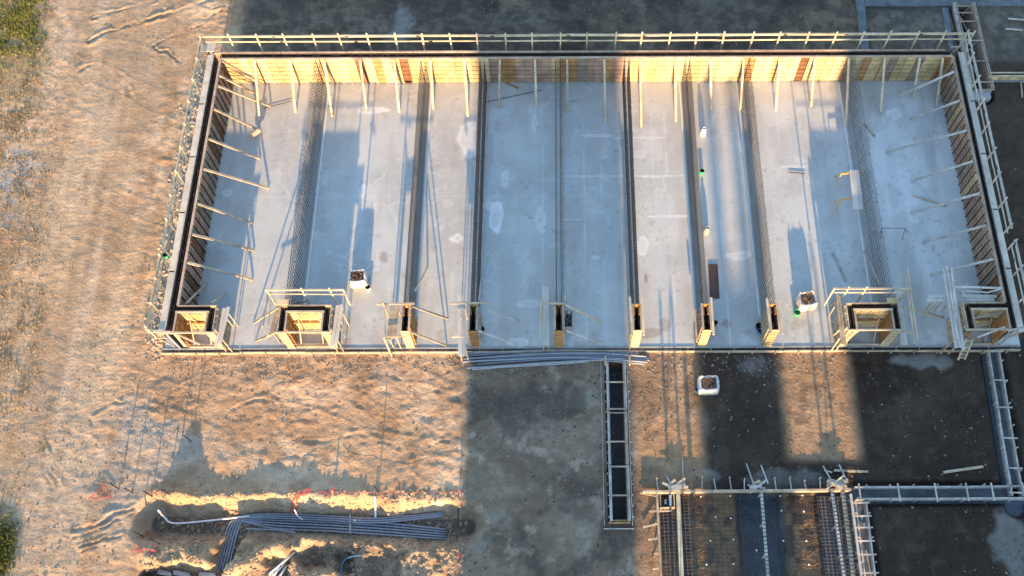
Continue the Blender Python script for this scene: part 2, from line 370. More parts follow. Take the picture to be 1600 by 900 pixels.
c = lerp(c, (.33, .205, .115), np.clip(lr, 0, 1) * (.55 + .45 * sm(.4, .6, n7))); c = lerp(c, (.16, .10, .065), np.clip(lr, 0, 1) * sm(.55, .7, n4) * .6)
# strip behind the north wall, the wall's shadow put into the colour
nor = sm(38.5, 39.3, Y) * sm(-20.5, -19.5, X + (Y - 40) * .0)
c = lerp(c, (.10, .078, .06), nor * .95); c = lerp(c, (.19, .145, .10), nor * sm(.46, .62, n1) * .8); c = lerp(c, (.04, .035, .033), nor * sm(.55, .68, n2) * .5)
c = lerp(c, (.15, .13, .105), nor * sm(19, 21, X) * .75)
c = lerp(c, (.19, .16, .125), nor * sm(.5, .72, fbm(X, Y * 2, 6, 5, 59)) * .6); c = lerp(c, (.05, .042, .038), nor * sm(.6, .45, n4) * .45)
c = lerp(c, (.27, .25, .23), blob(625, 50, .65, 1.6, .6) * .7)
# paler trench bank and ridge, darker trench floor
tb = np.maximum(sm(1.15, .6, pdist(X, Y, T1)) * sm(P(240, 800).x, P(262, 800).x, X), sm(.7, .3, pdist(X, Y, R2)) * .9)
c = lerp(c, (.44, .32, .20), tb * .5)
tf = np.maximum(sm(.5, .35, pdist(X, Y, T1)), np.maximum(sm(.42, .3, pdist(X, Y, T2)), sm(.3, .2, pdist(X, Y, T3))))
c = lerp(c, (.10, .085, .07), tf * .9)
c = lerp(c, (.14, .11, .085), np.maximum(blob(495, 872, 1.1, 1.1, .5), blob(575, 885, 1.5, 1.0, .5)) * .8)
# pit floors
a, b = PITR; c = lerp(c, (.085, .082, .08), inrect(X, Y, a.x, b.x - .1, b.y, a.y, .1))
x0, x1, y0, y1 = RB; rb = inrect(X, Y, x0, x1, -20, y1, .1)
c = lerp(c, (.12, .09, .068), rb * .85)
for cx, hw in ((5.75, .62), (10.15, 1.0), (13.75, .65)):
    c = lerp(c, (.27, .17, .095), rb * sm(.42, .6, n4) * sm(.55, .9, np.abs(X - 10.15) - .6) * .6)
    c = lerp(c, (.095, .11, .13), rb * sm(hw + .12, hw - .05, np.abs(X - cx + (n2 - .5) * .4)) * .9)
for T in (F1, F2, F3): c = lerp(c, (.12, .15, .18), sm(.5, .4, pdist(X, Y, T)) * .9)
# weathered road and weeds at the west edge
road = sm(-23.5, -25.5, X + (n1 - .5) * 3) * sm(-31, -29.5, X + (n1 - .5) * 2)
c = lerp(c, (.42, .295, .185), road * .6); c = lerp(c, (.40, .31, .225), road * sm(.5, .65, fbm(X, Y * .3, 2.5, 3, 61)) * .6)
xb = -29.3 - (Y - 23) * .19
veg = sm(.8, -.8, X - xb + (n2 - .5) * 4) * sm(10, 22, Y)
c = lerp(c, (.24, .20, .10), veg * .7 * sm(33, 41, Y)); c = lerp(c, (.30, .21, .12), sm(1.6, -1, X - xb + (n2 - .5) * 5) * sm(.45, .62, n4) * .6)
c = lerp(c, (.42, .37, .32), blob(12, 285, 1.3, 2.2, .5) * .9)
sk = sm(.5, .62, fbm(X * 1.1 + np.sin(Y * .12) * .5, Y * .06, .8, 3, 131)); rd2 = sm(-20, -22.5, X) * sm(-32, -30, X)
c = lerp(c, (.52, .385, .26), sk * rd2 * .35); c = lerp(c, (.30, .20, .125), sm(.5, .38, fbm(X * 1.1 + np.sin(Y * .12) * .5, Y * .06, .8, 3, 131)) * rd2 * .35)
trk = .8 * sk * rd2 + 0 * road * .9 * sm(.42, .6, fbm(X * 2.2, Y * .25, 2.0, 2, 65)) + .5 * sm(.55, .7, fbm(X, Y, 4, 2, 67)) * sm(-19, -22, X)
c = np.clip(c, .012, .8)
# bare limey film on the diagonal stripe of the north-west scrape
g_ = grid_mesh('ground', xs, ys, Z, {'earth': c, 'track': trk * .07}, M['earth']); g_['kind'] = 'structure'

# ------------------------------------------------------------------ slab with its stains
SX0, SX1, SY0, SY1 = -21.35, 24.95, 19.62, 38.35
sx = np.linspace(SX0, SX1, 560); sy = np.linspace(SY0, SY1, 240); X, Y = np.meshgrid(sx, sy)
n1 = fbm(X, Y, 3, 4, 71); n2 = fbm(X, Y, .7, 3, 75)
s = np.ones(X.shape + (3,)) * np.array((.465, .475, .455)); s = lerp(s, (.395, .41, .40), sm(.45, .65, n1) * .8)
s = lerp(s, (.56, .56, .53), sm(.6, .75, fbm(X, Y, 1.8, 3, 77)) * .35)
n5 = fbm(X, Y, 1.6, 5, 83); n6 = fbm(X, Y, .35, 3, 85)
s = lerp(s, (.56, .55, .52), np.exp(-((n5 - .5) / .018) ** 2) * sm(.45, .6, n1) * .75)          # tide marks where puddles dried
s = lerp(s, (.36, .36, .35), sm(.6, .72, fbm(X, Y, 2.2, 5, 87)) * .5)                             # damp patches
s = lerp(s, (.42, .40, .36), sm(.52, .7, fbm(X * 3, Y * .5, 2.0, 4, 89)) * .6)                    # dragged screed
s = lerp(s, (.60, .60, .585), sm(.5, .68, fbm(X, Y * .35, 2.6, 5, 141)) * (.15 + .5 * sm(17, 19, X) + .2 * sm(11, 13, X)))
s = lerp(s, (.34, .32, .29), sm(.58, .7, fbm(X * 1.2, Y * .3, 1.5, 5, 143)) * .3)
s = lerp(s, (.60, .60, .58), sm(.66, .76, n6) * sm(.45, .6, n5) * .35)
s = lerp(s, (.30, .27, .23), sm(.7, .8, n6) * .4)
def sb(px, py, rx, ry, wb=.6):
    q = P(px, py); d = np.hypot((X - q.x) / rx, (Y - q.y) / ry) + (n2 - .5) * wb * 2 + (n5 - .5) * 1.2 + (n6 - .5) * .5; return d
for px, py, rx, ry, k in ((580, 172, .8, .28, .7), (730, 215, .45, 1.3, .55), (775, 340, .3, .9, .9), (768, 322, .5, .25, .6), (565, 300, .25, .35, .5), (715, 373, .45, .4, .7), (700, 318, .3, .3, .3),
                          (355, 302, .25, .25, .6), (1005, 385, .3, .5, .6), (930, 212, 1.0, .12, .5), (1020, 275, 1.5, .06, .6), (1040, 338, 1.4, .07, .6), (890, 343, .6, .05, .6), (930, 402, .4, .15, .5),
                          (1430, 120, .3, .5, .4), (1398, 178, .35, .3, .6), (1427, 342, .25, .25, .5), (1410, 260, 1.5, 2.5, .3), (835, 190, .15, .6, .5), (790, 280, .3, .6, .4), (845, 345, .3, .8, .45), (835, 475, .8, .2, .4),
                          (1150, 400, .8, .3, .45), (810, 535, .4, .2, .6), (1000, 240, .4, .3, .3), (1240, 260, .6, .1, .4), (1480, 230, .7, 1.5, .3), (1160, 230, .3, .5, .3)):
    d = sb(px, py, rx, ry); ring = np.exp(-((d - .85) / .2) ** 2) + .55 * sm(.9, .5, d)
    s = lerp(s, (.74, .74, .73), np.clip(ring, 0, 1) * k * 1.0)
for px, py, rx, ry, k in ((600, 402, .2, .3, .6), (570, 412, .1, .2, .5), (898, 158, .3, .1, .6), (1010, 520, .5, .3, .5), (1040, 505, .3, .3, .4), (1135, 505, .3, .3, .6), (1240, 510, .6, .4, .4), (1010, 437, .08, .3, .7), (1300, 530, .5, .2, .3), (700, 260, 1.2, .4, .15)):
    s = lerp(s, (.24, .17, .13), sm(1, .4, sb(px, py, rx, ry, 1.2)) * k)
def seam(x, horizontal, a, b, wd, k):
    global s
    if horizontal: t = np.exp(-((Y - x + (n1 - .5) * .06) / wd) ** 2) * (X > a) * (X < b)
    else: t = np.exp(-((X - x + (n1 - .5) * .06) / wd) ** 2) * (Y > a) * (Y < b)
    s = lerp(s, (.66, .67, .67), t * k * sm(.3, .6, fbm(X, Y, 1.5, 2, 81)))
for yy in (P(1000, 215).y, P(1000, 275).y, P(1000, 340).y): seam(yy, True, .3, 7.3, .05, .55)
for xx in (1.5, 2.55, 5.6, 6.4, -.9, 9.3): seam(xx, False, 19.7, 35, .035, .45)
for xx in np.arange(-19, 24, 4.6): seam(xx, False, 19.7, 37, .03, .25)
for yy in (24.5, 29.1, 33.6): seam(yy, True, -19, 23, .03, .2)
frng = np.random.RandomState(77)
for _ in range(26):       # muddy boot trails
    fx, fy, fa = frng.uniform(-19, 22), frng.uniform(20, 30), frng.uniform(-3.1, 3.1)
    for st in range(frng.randint(5, 14)):
        fa += frng.normal(0, .18); fx += .55 * math.cos(fa); fy += .55 * math.sin(fa)
        ox, oy = (-math.sin(fa) * .1, math.cos(fa) * .1) if st % 2 else (math.sin(fa) * .1, -math.cos(fa) * .1)
        ix = int((fx - SX0) / (SX1 - SX0) * 559); iy = int((fy - SY0) / (SY1 - SY0) * 239)
        if 4 < ix < 555 and 4 < iy < 235:
            sub = (slice(iy - 3, iy + 4), slice(ix - 3, ix + 4)); dd = np.hypot(X[sub] - fx - ox, Y[sub] - fy - oy)
            s[sub] = lerp(s[sub], (.27, .22, .17), sm(.12, .04, dd) * .4)
foot = sm(.55, .7, n2) * sm(21.5, 20.2, Y) * .35
s = lerp(s, (.27, .215, .17), foot)
S = grid_mesh('concrete_slab', sx, sy, np.zeros(X.shape), {'stain': np.clip(s, .02, .9)}, M['slab'], smooth=False); S['kind'] = 'structure'
e = MB()
for (x0, x1, y0, y1) in ((SX0, SX1, SY0 - .002, SY0 + .2), (SX0 - .002, SX0 + .2, SY0 + .2, SY1), (SX1 - .2, SX1 + .002, SY0 + .2, SY1)): e.box(x0, x1, y0, y1, -.6, -.004)
ee = e.build('slab_edge', M['conc'], S)
# ------------------------------------------------------------------ tower blocks and towers south of the yard, outside the picture: they throw its long shadows
def tower_block(x0, x1, y0, y1, h, label, tiers=()):
    t = thing('building', label, 'building', ((x0 + x1) / 2, (y0 + y1) / 2, GZ - .2))
    m = MB(); m.box(x0, x1, y0, y1, GZ - .5, h)
    for (a, b, hh) in tiers: m.box(a, b, y0 + .5, y1 - .5, h, hh)
    m.build('wall', M['bldg'], t)
    m2 = MB(); m2.box(x0 + .3, x1 - .3, y0 + .3, y1 - .3, h + .004, h + .12) if not tiers else None
    if m2.v: m2.build('roof', M['conc'], t)
    nx = max(1, int((x1 - x0) / 2.6)); base = None
    for k in range(int(h // 3)):
        for i in range(nx):
            if base is None:
                q = MB(); q.box(-.55, .55, -.05, .03, -.7, .7); q.box(-.62, .62, -.07, -.05, -.78, -.7)
                base = q.build('window', M['glass']); o = base
            else: o = base.copy(); COL.objects.link(o)
            o.parent = t
            o.location = (x0 + (i + .5) * (x1 - x0) / nx - t.location.x, y1 - t.location.y, 1.6 + 3 * k - t.location.z); o.rotation_euler = (0, 0, math.pi)
TE = math.tan(R(ELEV))
tower_block(-4.95, 3.8, -64, -50, 23, 'pale rendered tower block on the south side, out of the picture, shading the middle bays')
tower_block(17.0, 62, -66, -50, 22, 'long pale apartment block on the south side, out of the picture, shading the eastern end')
tower_block(15.35, 16.95, -62, -50, (31 + 50) * TE, 'narrow stair tower at the end of the long apartment block, out of the picture')
tower_block(7.3, 12.0, -58, -46, (19.2 + 46) * TE, 'small pale block with two stacks on its roof, out of the picture to the south',
            ((8.1, 11.4, (24.5 + 46) * TE), (8.9, 9.5, (40 + 46) * TE), (10.3, 10.85, (40 + 46) * TE)))
def lattice_tower(x, y, wd, h, label):
    t = thing('scaffold_tower', label, 'tower', (x, y, GZ)); m = MB(); n = int(h / 1.4)
    for a in (-wd, wd):
        for b in (-wd, wd): m.tube([(x + a, y + b, GZ - .3), (x + a, y + b, h)], .07, 5)
    for k in range(n):
        z0 = .2 + k * h / n; z1 = z0 + h / n
        m.tube([(x - wd, y + wd, z0), (x + wd, y + wd, z1)], .045, 4); m.tube([(x - wd, y - wd, z0), (x + wd, y - wd, z0)], .03, 4)
        m.tube([(x - wd, y - wd, z1), (x - wd, y + wd, z0)], .03, 4)
    m.build('frame', M['rebar_pale'], t)
lattice_tower(5.9, 2.5, .32, (22.5 - 2.5) * TE, 'slim steel lattice tower out of the picture, south of the rebar pit')
lattice_tower(14.0, 1.0, .34, (25.5 - 1) * TE, 'taller steel lattice tower out of the picture, south of the haul yard')
lattice_tower(6.75, 3.5, .06, (18.5 - 3.5) * TE, 'thin ladder mast out of the picture, beside the lattice tower')

# ------------------------------------------------------------------ formwork
WT = 2.43
def panel_mesh(nm, m, wd=.53, h=2.36, rows=6):
    q = MB(); q.box(0, wd, .05, .065, 0, h, 1)
    rh = h / rows
    for i in range(rows): q.box(.045, wd - .045, .012, .05, i * rh + .03, (i + 1) * rh - .03, 0)
    q.box(.004, .04, -.03, .05, 0, h, 0); q.box(wd - .04, wd - .004, -.03, .05, 0, h, 0)
    me = bpy.data.meshes.new(nm); me.from_pydata(q.v, [], q.f); me.materials.append(m); me.materials.append(M['gap'])
    me.polygons.foreach_set('material_index', q.m); me.update(); return me
PW = .53
def grid_panel_mesh(nm, m, wd=.53, h=2.36):
    q = MB(); q.box(0, wd, .05, .065, 0, h, 1)
    for i in range(6):
        for j in range(2): q.box(.04 + j * .24, .245 + j * .24, .0, .05, i * h / 6 + .03, (i + 1) * h / 6 - .03, 0)
    q.box(.0, .03, -.07, .05, 0, h, 2)
    me = bpy.data.meshes.new(nm); me.from_pydata(q.v, [], q.f); [me.materials.append(k) for k in (m, M['gap'], M['brown'])]
    me.polygons.foreach_set('material_index', q.m); me.update(); return me
PM = {k: panel_mesh('panel_' + k, M[k]) for k in ('yellow', 'pale', 'orange', 'pink', 'brown', 'greywood')}
PG = {k: grid_panel_mesh('grid_panel_' + k, M[k]) for k in ('yellow', 'orange', 'pink', 'brown', 'greywood')}
def place_panel(par, kind, x, y, z, rz, sxx=1.0, szz=1.0):
    o = bpy.data.objects.new('panel', (PG if abs(rz) > 1 else PM)[kind]); COL.objects.link(o); o.parent = par
    o.location = Vector((x, y, z)) - Vector(par.location); o.rotation_euler = (0, 0, rz); o.scale = (sxx, 1, szz); return o
def brace(par, top, foot, wd=.1, ht=.06, m='timber', name='brace'):
    b = MB(); b.beam(top, foot, wd, ht); o = b.build(name, M[m], par)
    return o
XW, XE, YN = -20.03, 23.45, 37.2            # inner faces of the walls
# north wall
t = thing('wall_formwork', 'long bright yellow panel formwork of the wall along the top edge of the slab', 'formwork', ((XW + XE) / 2, YN, 0))
n = round((XE - XW) / PW); pw = (XE - XW) / n
for i in range(n):
    x = XW + i * pw; px = CX + F * x / 60.2
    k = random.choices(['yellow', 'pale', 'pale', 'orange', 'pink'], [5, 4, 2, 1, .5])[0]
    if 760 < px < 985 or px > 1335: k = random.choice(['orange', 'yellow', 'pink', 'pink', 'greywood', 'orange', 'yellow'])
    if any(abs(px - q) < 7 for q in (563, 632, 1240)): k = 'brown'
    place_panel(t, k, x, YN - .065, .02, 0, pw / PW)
for k in range(11):
    x0 = XW + k * (XE - XW) / 11; x1 = XW + (k + 1) * (XE - XW) / 11 - .03
    q = MB(); q.box(x0, x1, YN - .09, YN + .02, 2.385, WT); q.build('top_rail', M['form_top'], t)
    q = MB(); q.box(x0 - .4, x1 - .4, YN + .36, YN + .46, 0, WT + random.uniform(-.03, .03)); q.build('outer_board', M['form_top'], t)
q = MB(); q.box(XW, XE, YN + .003, YN + .02, .01, 2.36); q.build('backing', M['gap'], t)
NP = [(345, 97, 356, 170), (399, 89, 406, 191), (455, 90, 462, 176), (507, 89, 519, 182), (563, 88, 573, 174), (616, 88, 624, 176), (673, 88, 677, 170), (726, 88, 731, 182),
      (781, 88, 780, 168), (836, 87, 838, 168), (886, 86, 887, 176), (944, 86, 946, 191), (1000, 86, 1002, 199), (1055, 86, 1056, 190), (1110, 85, 1111, 172), (1162, 85, 1157, 172),
      (1218, 85, 1212, 174), (1273, 85, 1267, 168), (1326, 85, 1322, 197), (1382, 85, 1376, 175), (1437, 88, 1427, 152), (1473, 86, 1463, 166)]
for a, b, c_, d in NP:
    x = P(a, 86, 2.4).x; brace(t, (x, YN - .12, 2.36), P(c_, d, .03), .13, .07, 'timber_new')
    q = MB(); q.box(x - .03, x + .03, YN - .14, YN - .097, .1, 2.38); q.build('stud', M['orange'], t)
def cavity_rebar(par, x0, x1, y0, y1, st=.17, z1=2.5, ply=True):
    q = MB(); long_x = (x1 - x0) > (y1 - y0)
    L = (x1 - x0) if long_x else (y1 - y0); k = int(L / st)
    for i in range(k):
        a = (i + .5) * L / k
        for s_ in (.25, .75):
            x = x0 + a if long_x else x0 + s_ * (x1 - x0); y = y0 + s_ * (y1 - y0) if long_x else y0 + a
            q.tube([(x, y, 0), (x, y, z1 + random.uniform(-.25, .05))], .013, 3, cap=False)
    for s_ in (.25, .75):
        for z in np.arange(.3, 2.4, .3):
            if long_x: q.tube([(x0, y0 + s_ * (y1 - y0), z), (x1, y0 + s_ * (y1 - y0), z)], .012, 3, cap=False)
            else: q.tube([(x0 + s_ * (x1 - x0), y0, z), (x0 + s_ * (x1 - x0), y1, z)], .012, 3, cap=False)
    q.build('reinforcement', M['rebar'], par, kind='stuff')
    if not ply: return
    q = MB()
    for s_ in (0, 1):
        if long_x: yy = y0 + s_ * (y1 - y0); q.box(x0, x1, yy - .004, yy + .004, .012, 2.33)
        else: xx = x0 + s_ * (x1 - x0); q.box(xx - .004, xx + .004, y0, y1, .012, 2.33)
    q.build('ply_shade_face', M['ply'], par)  # dark sheets added so the cavities stay black inside
cavity_rebar(t, XW, XE, YN + .03, YN + .35)
# west wall
YF = 19.66
t = thing('wall_formwork', 'shaded brown panel formwork with dark grid along the left side of the slab', 'formwork', (XW, (YF + YN) / 2, 0))
n = round((YN - 21.2) / PW); pw = (YN - 21.2) / n
for i in range(n):
    k = random.choice(['greywood', 'pink', 'greywood', 'pink', 'greywood', 'brown'])
    place_panel(t, k, XW + .065 - .13 * 0, 21.2 + i * pw, .02, math.pi / 2, pw / PW).location.x = .065
q = MB(); q.box(XW - .04, XW + .09, 21.2, YN - .1, 2.385, WT); q.build('top_rail', M['form_top'], t)
q = MB(); q.box(XW - .02, XW - .003, 21.2, YN, .01, 2.36); q.build('backing', M['gap'], t)
for k in range(5):
    y0 = YF + k * 3.6; y1 = min(y0 + 3.57, YN + .3)
    q = MB(); q.box(XW - .46, XW - .40, y0, y1, 0, WT - .02); q.build('outer_board', M['timber_grey'], t)
    q = MB(); q.box(XW - .80, XW - .47, y0 - .1, y1, 2.28, 2.32); q.build('walkway_plank', M['walk'], t)
cavity_rebar(t, XW - .38, XW - .06, YF + .1, YN + .3)
for a, b, c_, d in [(341, 95, 410, 131), (339, 118, 398, 146), (336, 134, 423, 166), (332, 170, 405, 203), (326, 217, 406, 248), (313, 264, 420, 294), (305, 318, 395, 349), (298, 366, 397, 391), (291, 410, 395, 437)]:
    p = P(a, b, 2.36); brace(t, (XW + .12, p.y, 2.36), P(c_, d, .03), .13, .07, 'timber')
# east wall
t = thing('wall_formwork', 'shaded pinkish panel formwork along the right side of the slab', 'formwork', (XE, (YF + YN) / 2, 0))
for i in range(n):
    k = random.choice(['pink', 'pink', 'greywood', 'pink', 'greywood', 'yellow', 'brown', 'pink'])
    o = place_panel(t, k, XE, 21.2 + (i + 1) * pw, .02, -math.pi / 2, pw / PW); o.location.x = -.065
q = MB(); q.box(XE - .09, XE + .05, 21.2, YN - .1, 2.385, WT); q.build('top_rail', M['form_top'], t)
q = MB(); q.box(XE + .003, XE + .02, 21.2, YN, .01, 2.36); q.build('backing', M['gap'], t)
for k in range(5):
    y0 = YF + k * 3.6; y1 = min(y0 + 3.57, YN + .3)
    q = MB(); q.box(XE + .34, XE + .40, y0, y1, 0, WT - .02); q.build('outer_board', M['timber_grey'], t)
    q = MB(); q.box(XE + .41, XE + .72, y0 - .1, y1, 2.28, 2.32); q.build('walkway_plank', M['walk'], t)
cavity_rebar(t, XE + .04, XE + .33, YF + .1, YN + .3)
for a, b, c_, d in [(1494, 112, 1402, 151), (1505, 157, 1422, 186), (1513, 204, 1384, 238), (1521, 252, 1423, 283), (1532, 302, 1423, 333), (1542, 352, 1441, 379), (1551, 405, 1453, 429)]:
    p = P(a, b, 2.36); brace(t, (XE - .12, p.y, 2.36), P(c_, d, .03), .13, .07, 'timber_grey')

# guard rails outside the walls
def guard(label, a, b, outv, zr=(2.6, 3.1), step=1.6, z0=1.7, m='timber_new', skip=()):
    a = Vector(a); b = Vector(b); L = (b - a).length; d = (b - a) / L; k = round(L / step); o = Vector(outv)
    t = thing('guard_rail', label, 'railing', ((a + b) / 2).to_tuple()[:2] + (z0,))
    for i in range(k + 1):
        p = a + d * (L * i / k) + d * random.uniform(-.06, .06)
        q = MB(); lean = Vector((random.uniform(-.04, .04), random.uniform(-.04, .04), 0))
        q.beam(p + Vector((0, 0, z0)), p + lean + Vector((0, 0, zr[-1] + .28)), .09, .05); q.build('post', M[m], t)
        q = MB(); q.beam(p + Vector((0, 0, 1.75)), p - o + Vector((0, 0, 1.75)), .06, .1); q.beam(p + Vector((0, 0, 1.8)), p - o + Vector((0, 0, .5)), .05, .05); q.build('bracket', M['timber'], t)
    for zi, z in enumerate(zr):
        x = 0
        while x < L - .05:
            ln = min(random.uniform(3.6, 4.6), L - x)
            q = MB(); j = random.uniform(-.03, .03)
            q.beam(a + d * (x - .12) + o * .05 + Vector((0, 0, z + j)), a + d * (x + ln + .1) + o * .05 + Vector((0, 0, z - j * .5)), .035 if zi == 0 else .10, .11 if zi else .09); q.build('rail', M[m], t); x += ln
    return t
guard('long two-rail timber railing running behind the top wall', (XW - 1.0, YN + 1.02, 0), (XE + 1.1, YN + 1.02, 0), (0, .55, 0))
guard('timber railing leaning along the outside of the left wall', (XW - 1.02, 24.3, 0), (XW - 1.02, YN + .9, 0), (-.55, 0, 0), step=1.5)
guard('short lower stretch of timber railing outside the left wall near its bottom corner', (XW - 1.05, 19.6, 0), (XW - 1.05, 23.7, 0), (-.5, 0, 0), step=1.4)
guard('timber railing outside the upper right wall', (XE + .8, 25.3, 0), (XE + .8, YN + 1.1, 0), (.5, 0, 0), step=1.7, m='timber_grey')
guard('short stretch of timber railing outside the right wall near its bottom corner', (XE + .85, 19.8, 0), (XE + .85, 24.4, 0), (.5, 0, 0), step=1.5, m='timber_grey')
# corner platforms on the outside
q = MB(); p = P(328, 74, 2.3)
for k in range(3): q.box(p.x - .5, p.x + .35, p.y - .3 + k * .21, p.y - .12 + k * .21, 2.27, 2.31)
tag(rebase(q.build('platform', M['plank']), (p.x, p.y, 2.27)), 'small plank platform on the outside of the top left wall corner', 'platform')

# ------------------------------------------------------------------ reinforcement curtains across the slab
CURT = [(-14.28, 'leftmost rebar curtain, rising from the second box form'), (-8.02, 'second rebar curtain from the left, tall fine mesh'), (-4.5, 'third rebar curtain from the left, at the edge of the wide shadow'),
        (0.0, 'rebar curtain seen end on in the middle of the blue shade'), (4.1, 'rebar curtain beside the sunlit strip right of the wide shadow'), (7.72, 'rebar curtain passing the brown steel plate'),
        (11.25, 'third rebar curtain from the right, leaning right over pale concrete'), (17.5, 'rightmost rebar curtain, beside the orange trestles')]
def curtain(x, label):
    t = thing('rebar_curtain', label, 'rebar', (x, 29.2, 0), 'rebar curtains standing between the bays')
    y0, y1 = 21.2, YN - .14
    for sgn, nm in ((-.13, 'mesh'), (.13, 'mesh')):
        q = MB(); k = int((y1 - y0) / .23)
        for i in range(k + 1):
            y = y0 + i * (y1 - y0) / k; q.tube([(x + sgn, y, 0), (x + sgn + random.uniform(-.015, .015), y + random.uniform(-.02, .02), 2.45 + random.uniform(-.06, .1))], .013, 3, cap=False)
        for z in np.arange(.2, 2.45, .25):
            q.tube([(x + sgn * 1.12, y0, z), (x + sgn * 1.12, (y0 + y1) / 2, z + random.uniform(-.02, .02)), (x + sgn * 1.12, y1, z)], .012, 3, cap=False)
        q.build(nm, M['rebar'] if x < 14 else M['rebar_pale'], t, kind='stuff')
    sd = .26 if x < 1 else -.26
    if abs(x) > 3.0 or x == 0:
        q = MB(); q.box(x + sd - .03, x + sd + .03, y0 + .3, y1 - (0 if x != 4.1 else 3), 0, .05); q.build('kicker', M['timber_grey'] if abs(x) < 5 else M['white'], t)
for x, l in CURT: curtain(x, l)

# ------------------------------------------------------------------ column and box forms along the front edge
def slat_panel(par, x0, x1, y, z0, z1, m, rows=7, name='end_panel'):
    q = MB(); q.box(x0, x1, y, y + .02, z0, z1, 1); rh = (z1 - z0) / rows
    for i in range(rows): q.box(x0, x1, y - .03, y - .001, z0 + i * rh + .035, z0 + (i + 1) * rh - .035, 0)
    return q.build(name, [M[m], M['gap']], par)
def side_board(par, x0, x1, y0, y1, m, z1=WT, name='side_panel', ribs=0):
    q = MB(); q.box(x0, x1, y0, y1, .01, z1)
    if ribs:
        for z in (.35, 1.0, 1.65, 2.2): q.box(min(x0, x0 + ribs), max(x1, x1 + ribs), y0 + .03, y1 - .03, z, z + .1)
        for y in np.arange(y0 + .1, y1, .38): q.box(min(x0, x0 + ribs * 1.6) , max(x1, x1 + ribs * 1.6), y, y + .05, .02, z1 - .05)
    return q.build(name, M[m], par)
def column(x, label, endm, sidem='timber'):
    t = thing('column_formwork', label, 'formwork', (x, 20.4, 0), 'narrow column forms along the front edge')
    y0, y1 = 19.72, 21.1
    side_board(t, x - .23, x - .19, y0, y1, sidem, ribs=-.04); side_board(t, x + .19, x + .23, y0, y1, sidem, ribs=.04)
    slat_panel(t, x - .23, x + .23, y0 - .035, .01, WT - .03, endm)
    q = MB(); q.box(x - .23, x + .23, y1 + .001, y1 + .05, .01, WT); q.build('back_panel', M['orange'], t)
    for s_ in (-1, 1):
        q = MB(); q.box(x + s_ * .21 - .05, x + s_ * .21 + .05, y0 - .02, y1 + .05, WT + .001, WT + .04); q.build('top_rail', M['form_top'], t)
        q = MB(); q.box(x + s_ * .13 - .045, x + s_ * .13 + .045, y1 - .5, y1 - .12, 2.0, 2.35); q.build('spacer', M['orange'], t)
    q = MB()
    for yy in np.arange(y0 + .1, y1, .16):
        for s_ in (-.1, .1): q.tube([(x + s_, yy, 0), (x + s_, yy, 2.35 + random.uniform(-.2, .25))], .013, 4)
    for z in np.arange(.2, 2.3, .25):
        for s_ in (-.1, .1): q.tube([(x + s_, y0 + .05, z), (x + s_, y1, z)], .01, 3)
    q.build('reinforcement', M['rebar'], t, kind='stuff')
    return t
def br(t, a, za, b, m='timber', wd=.1): brace(t, P(a[0], a[1], za), P(b[0], b[1], .03), wd, .06, m)
def bar(t, a, b, z, m='timber', wd=.09, ht=.06, name='rail', z2=None): 
    q = MB(); q.beam(P(a[0], a[1], z), P(b[0], b[1], z if z2 is None else z2), wd, ht); q.build(name, M[m], t)
def post(t, x, y, ztop, zbot=.0, m='timber'):
    p = P(x, y, ztop); q = MB(); q.beam(p, (p.x, p.y, zbot), .08, .06); q.build('post', M[m], t)

t = column(-8.0, 'narrow column form with a plank stage on its left and two pale braces', 'pale', 'orange')
br(t, (643, 478), 2.3, (700, 498)); br(t, (640, 518), 2.2, (698, 540)); bar(t, (588, 475), (648, 474), 2.6); post(t, 598, 472, 3.0); post(t, 600, 528, 2.6); bar(t, (600, 474), (603, 532), 2.4, wd=.05)
br(t, (648, 455), 1.6, (668, 418), 'timber_grey', .07); bar(t, (598, 512), (601, 528), 2.9); bar(t, (604, 526), (640, 525), 2.2, wd=.06)
t = column(-4.48, 'column form standing at the edge of the wide shadow with a grey plank beside it', 'orange', 'timber_grey')
br(t, (760, 484), 1.6, (812, 502), 'timber_grey'); br(t, (748, 517), 2.3, (806, 538), 'timber_grey'); bar(t, (704, 474), (764, 473), 2.6, 'timber_new'); bar(t, (750, 494), (750, 542), 1.2, 'timber'); bar(t, (703, 512), (707, 527), 2.8, 'timber_new'); bar(t, (706, 526), (728, 525), 2.4, 'timber')
br(t, (748, 470), 2.2, (752, 430), 'timber_grey', .05)
t = column(0.0, 'column form in blue shade with a double plank stage on its left', 'orange', 'timber_grey')
br(t, (884, 477), 2.4, (938, 503), 'timber_new'); br(t, (885, 517), 2.3, (945, 537), 'timber_grey'); bar(t, (843, 474), (884, 474), 2.6, 'timber_new'); bar(t, (845, 466), (844, 531), 2.9, 'timber_new', wd=.06)
post(t, 845, 466, 3.1); post(t, 883, 462, 3.0)
t = column(4.08, 'column form with bright yellow end, first right of the wide shadow', 'pale', 'form_top')
bar(t, (984, 464), (988, 524), 2.6, 'timber_new', wd=.12); bar(t, (1003, 468), (1006, 524), 2.6, 'timber_new', wd=.12); bar(t, (982, 481), (984, 545), 1.3, 'timber')
t = column(7.7, 'column form beside the brown steel plate, with bright slatted end', 'yellow', 'pink')
bar(t, (1111, 465), (1115, 523), 2.6, 'timber_new', wd=.12); bar(t, (1085, 484), (1089, 535), .9, 'timber_new', wd=.1)
t = column(11.22, 'column form with orange wooden blocks in its top, near the green bucket', 'yellow', 'timber')
bar(t, (1198, 466), (1205, 522), 2.6, 'timber_new', wd=.12); bar(t, (1216, 466), (1223, 522), 2.6, 'timber_new', wd=.1)

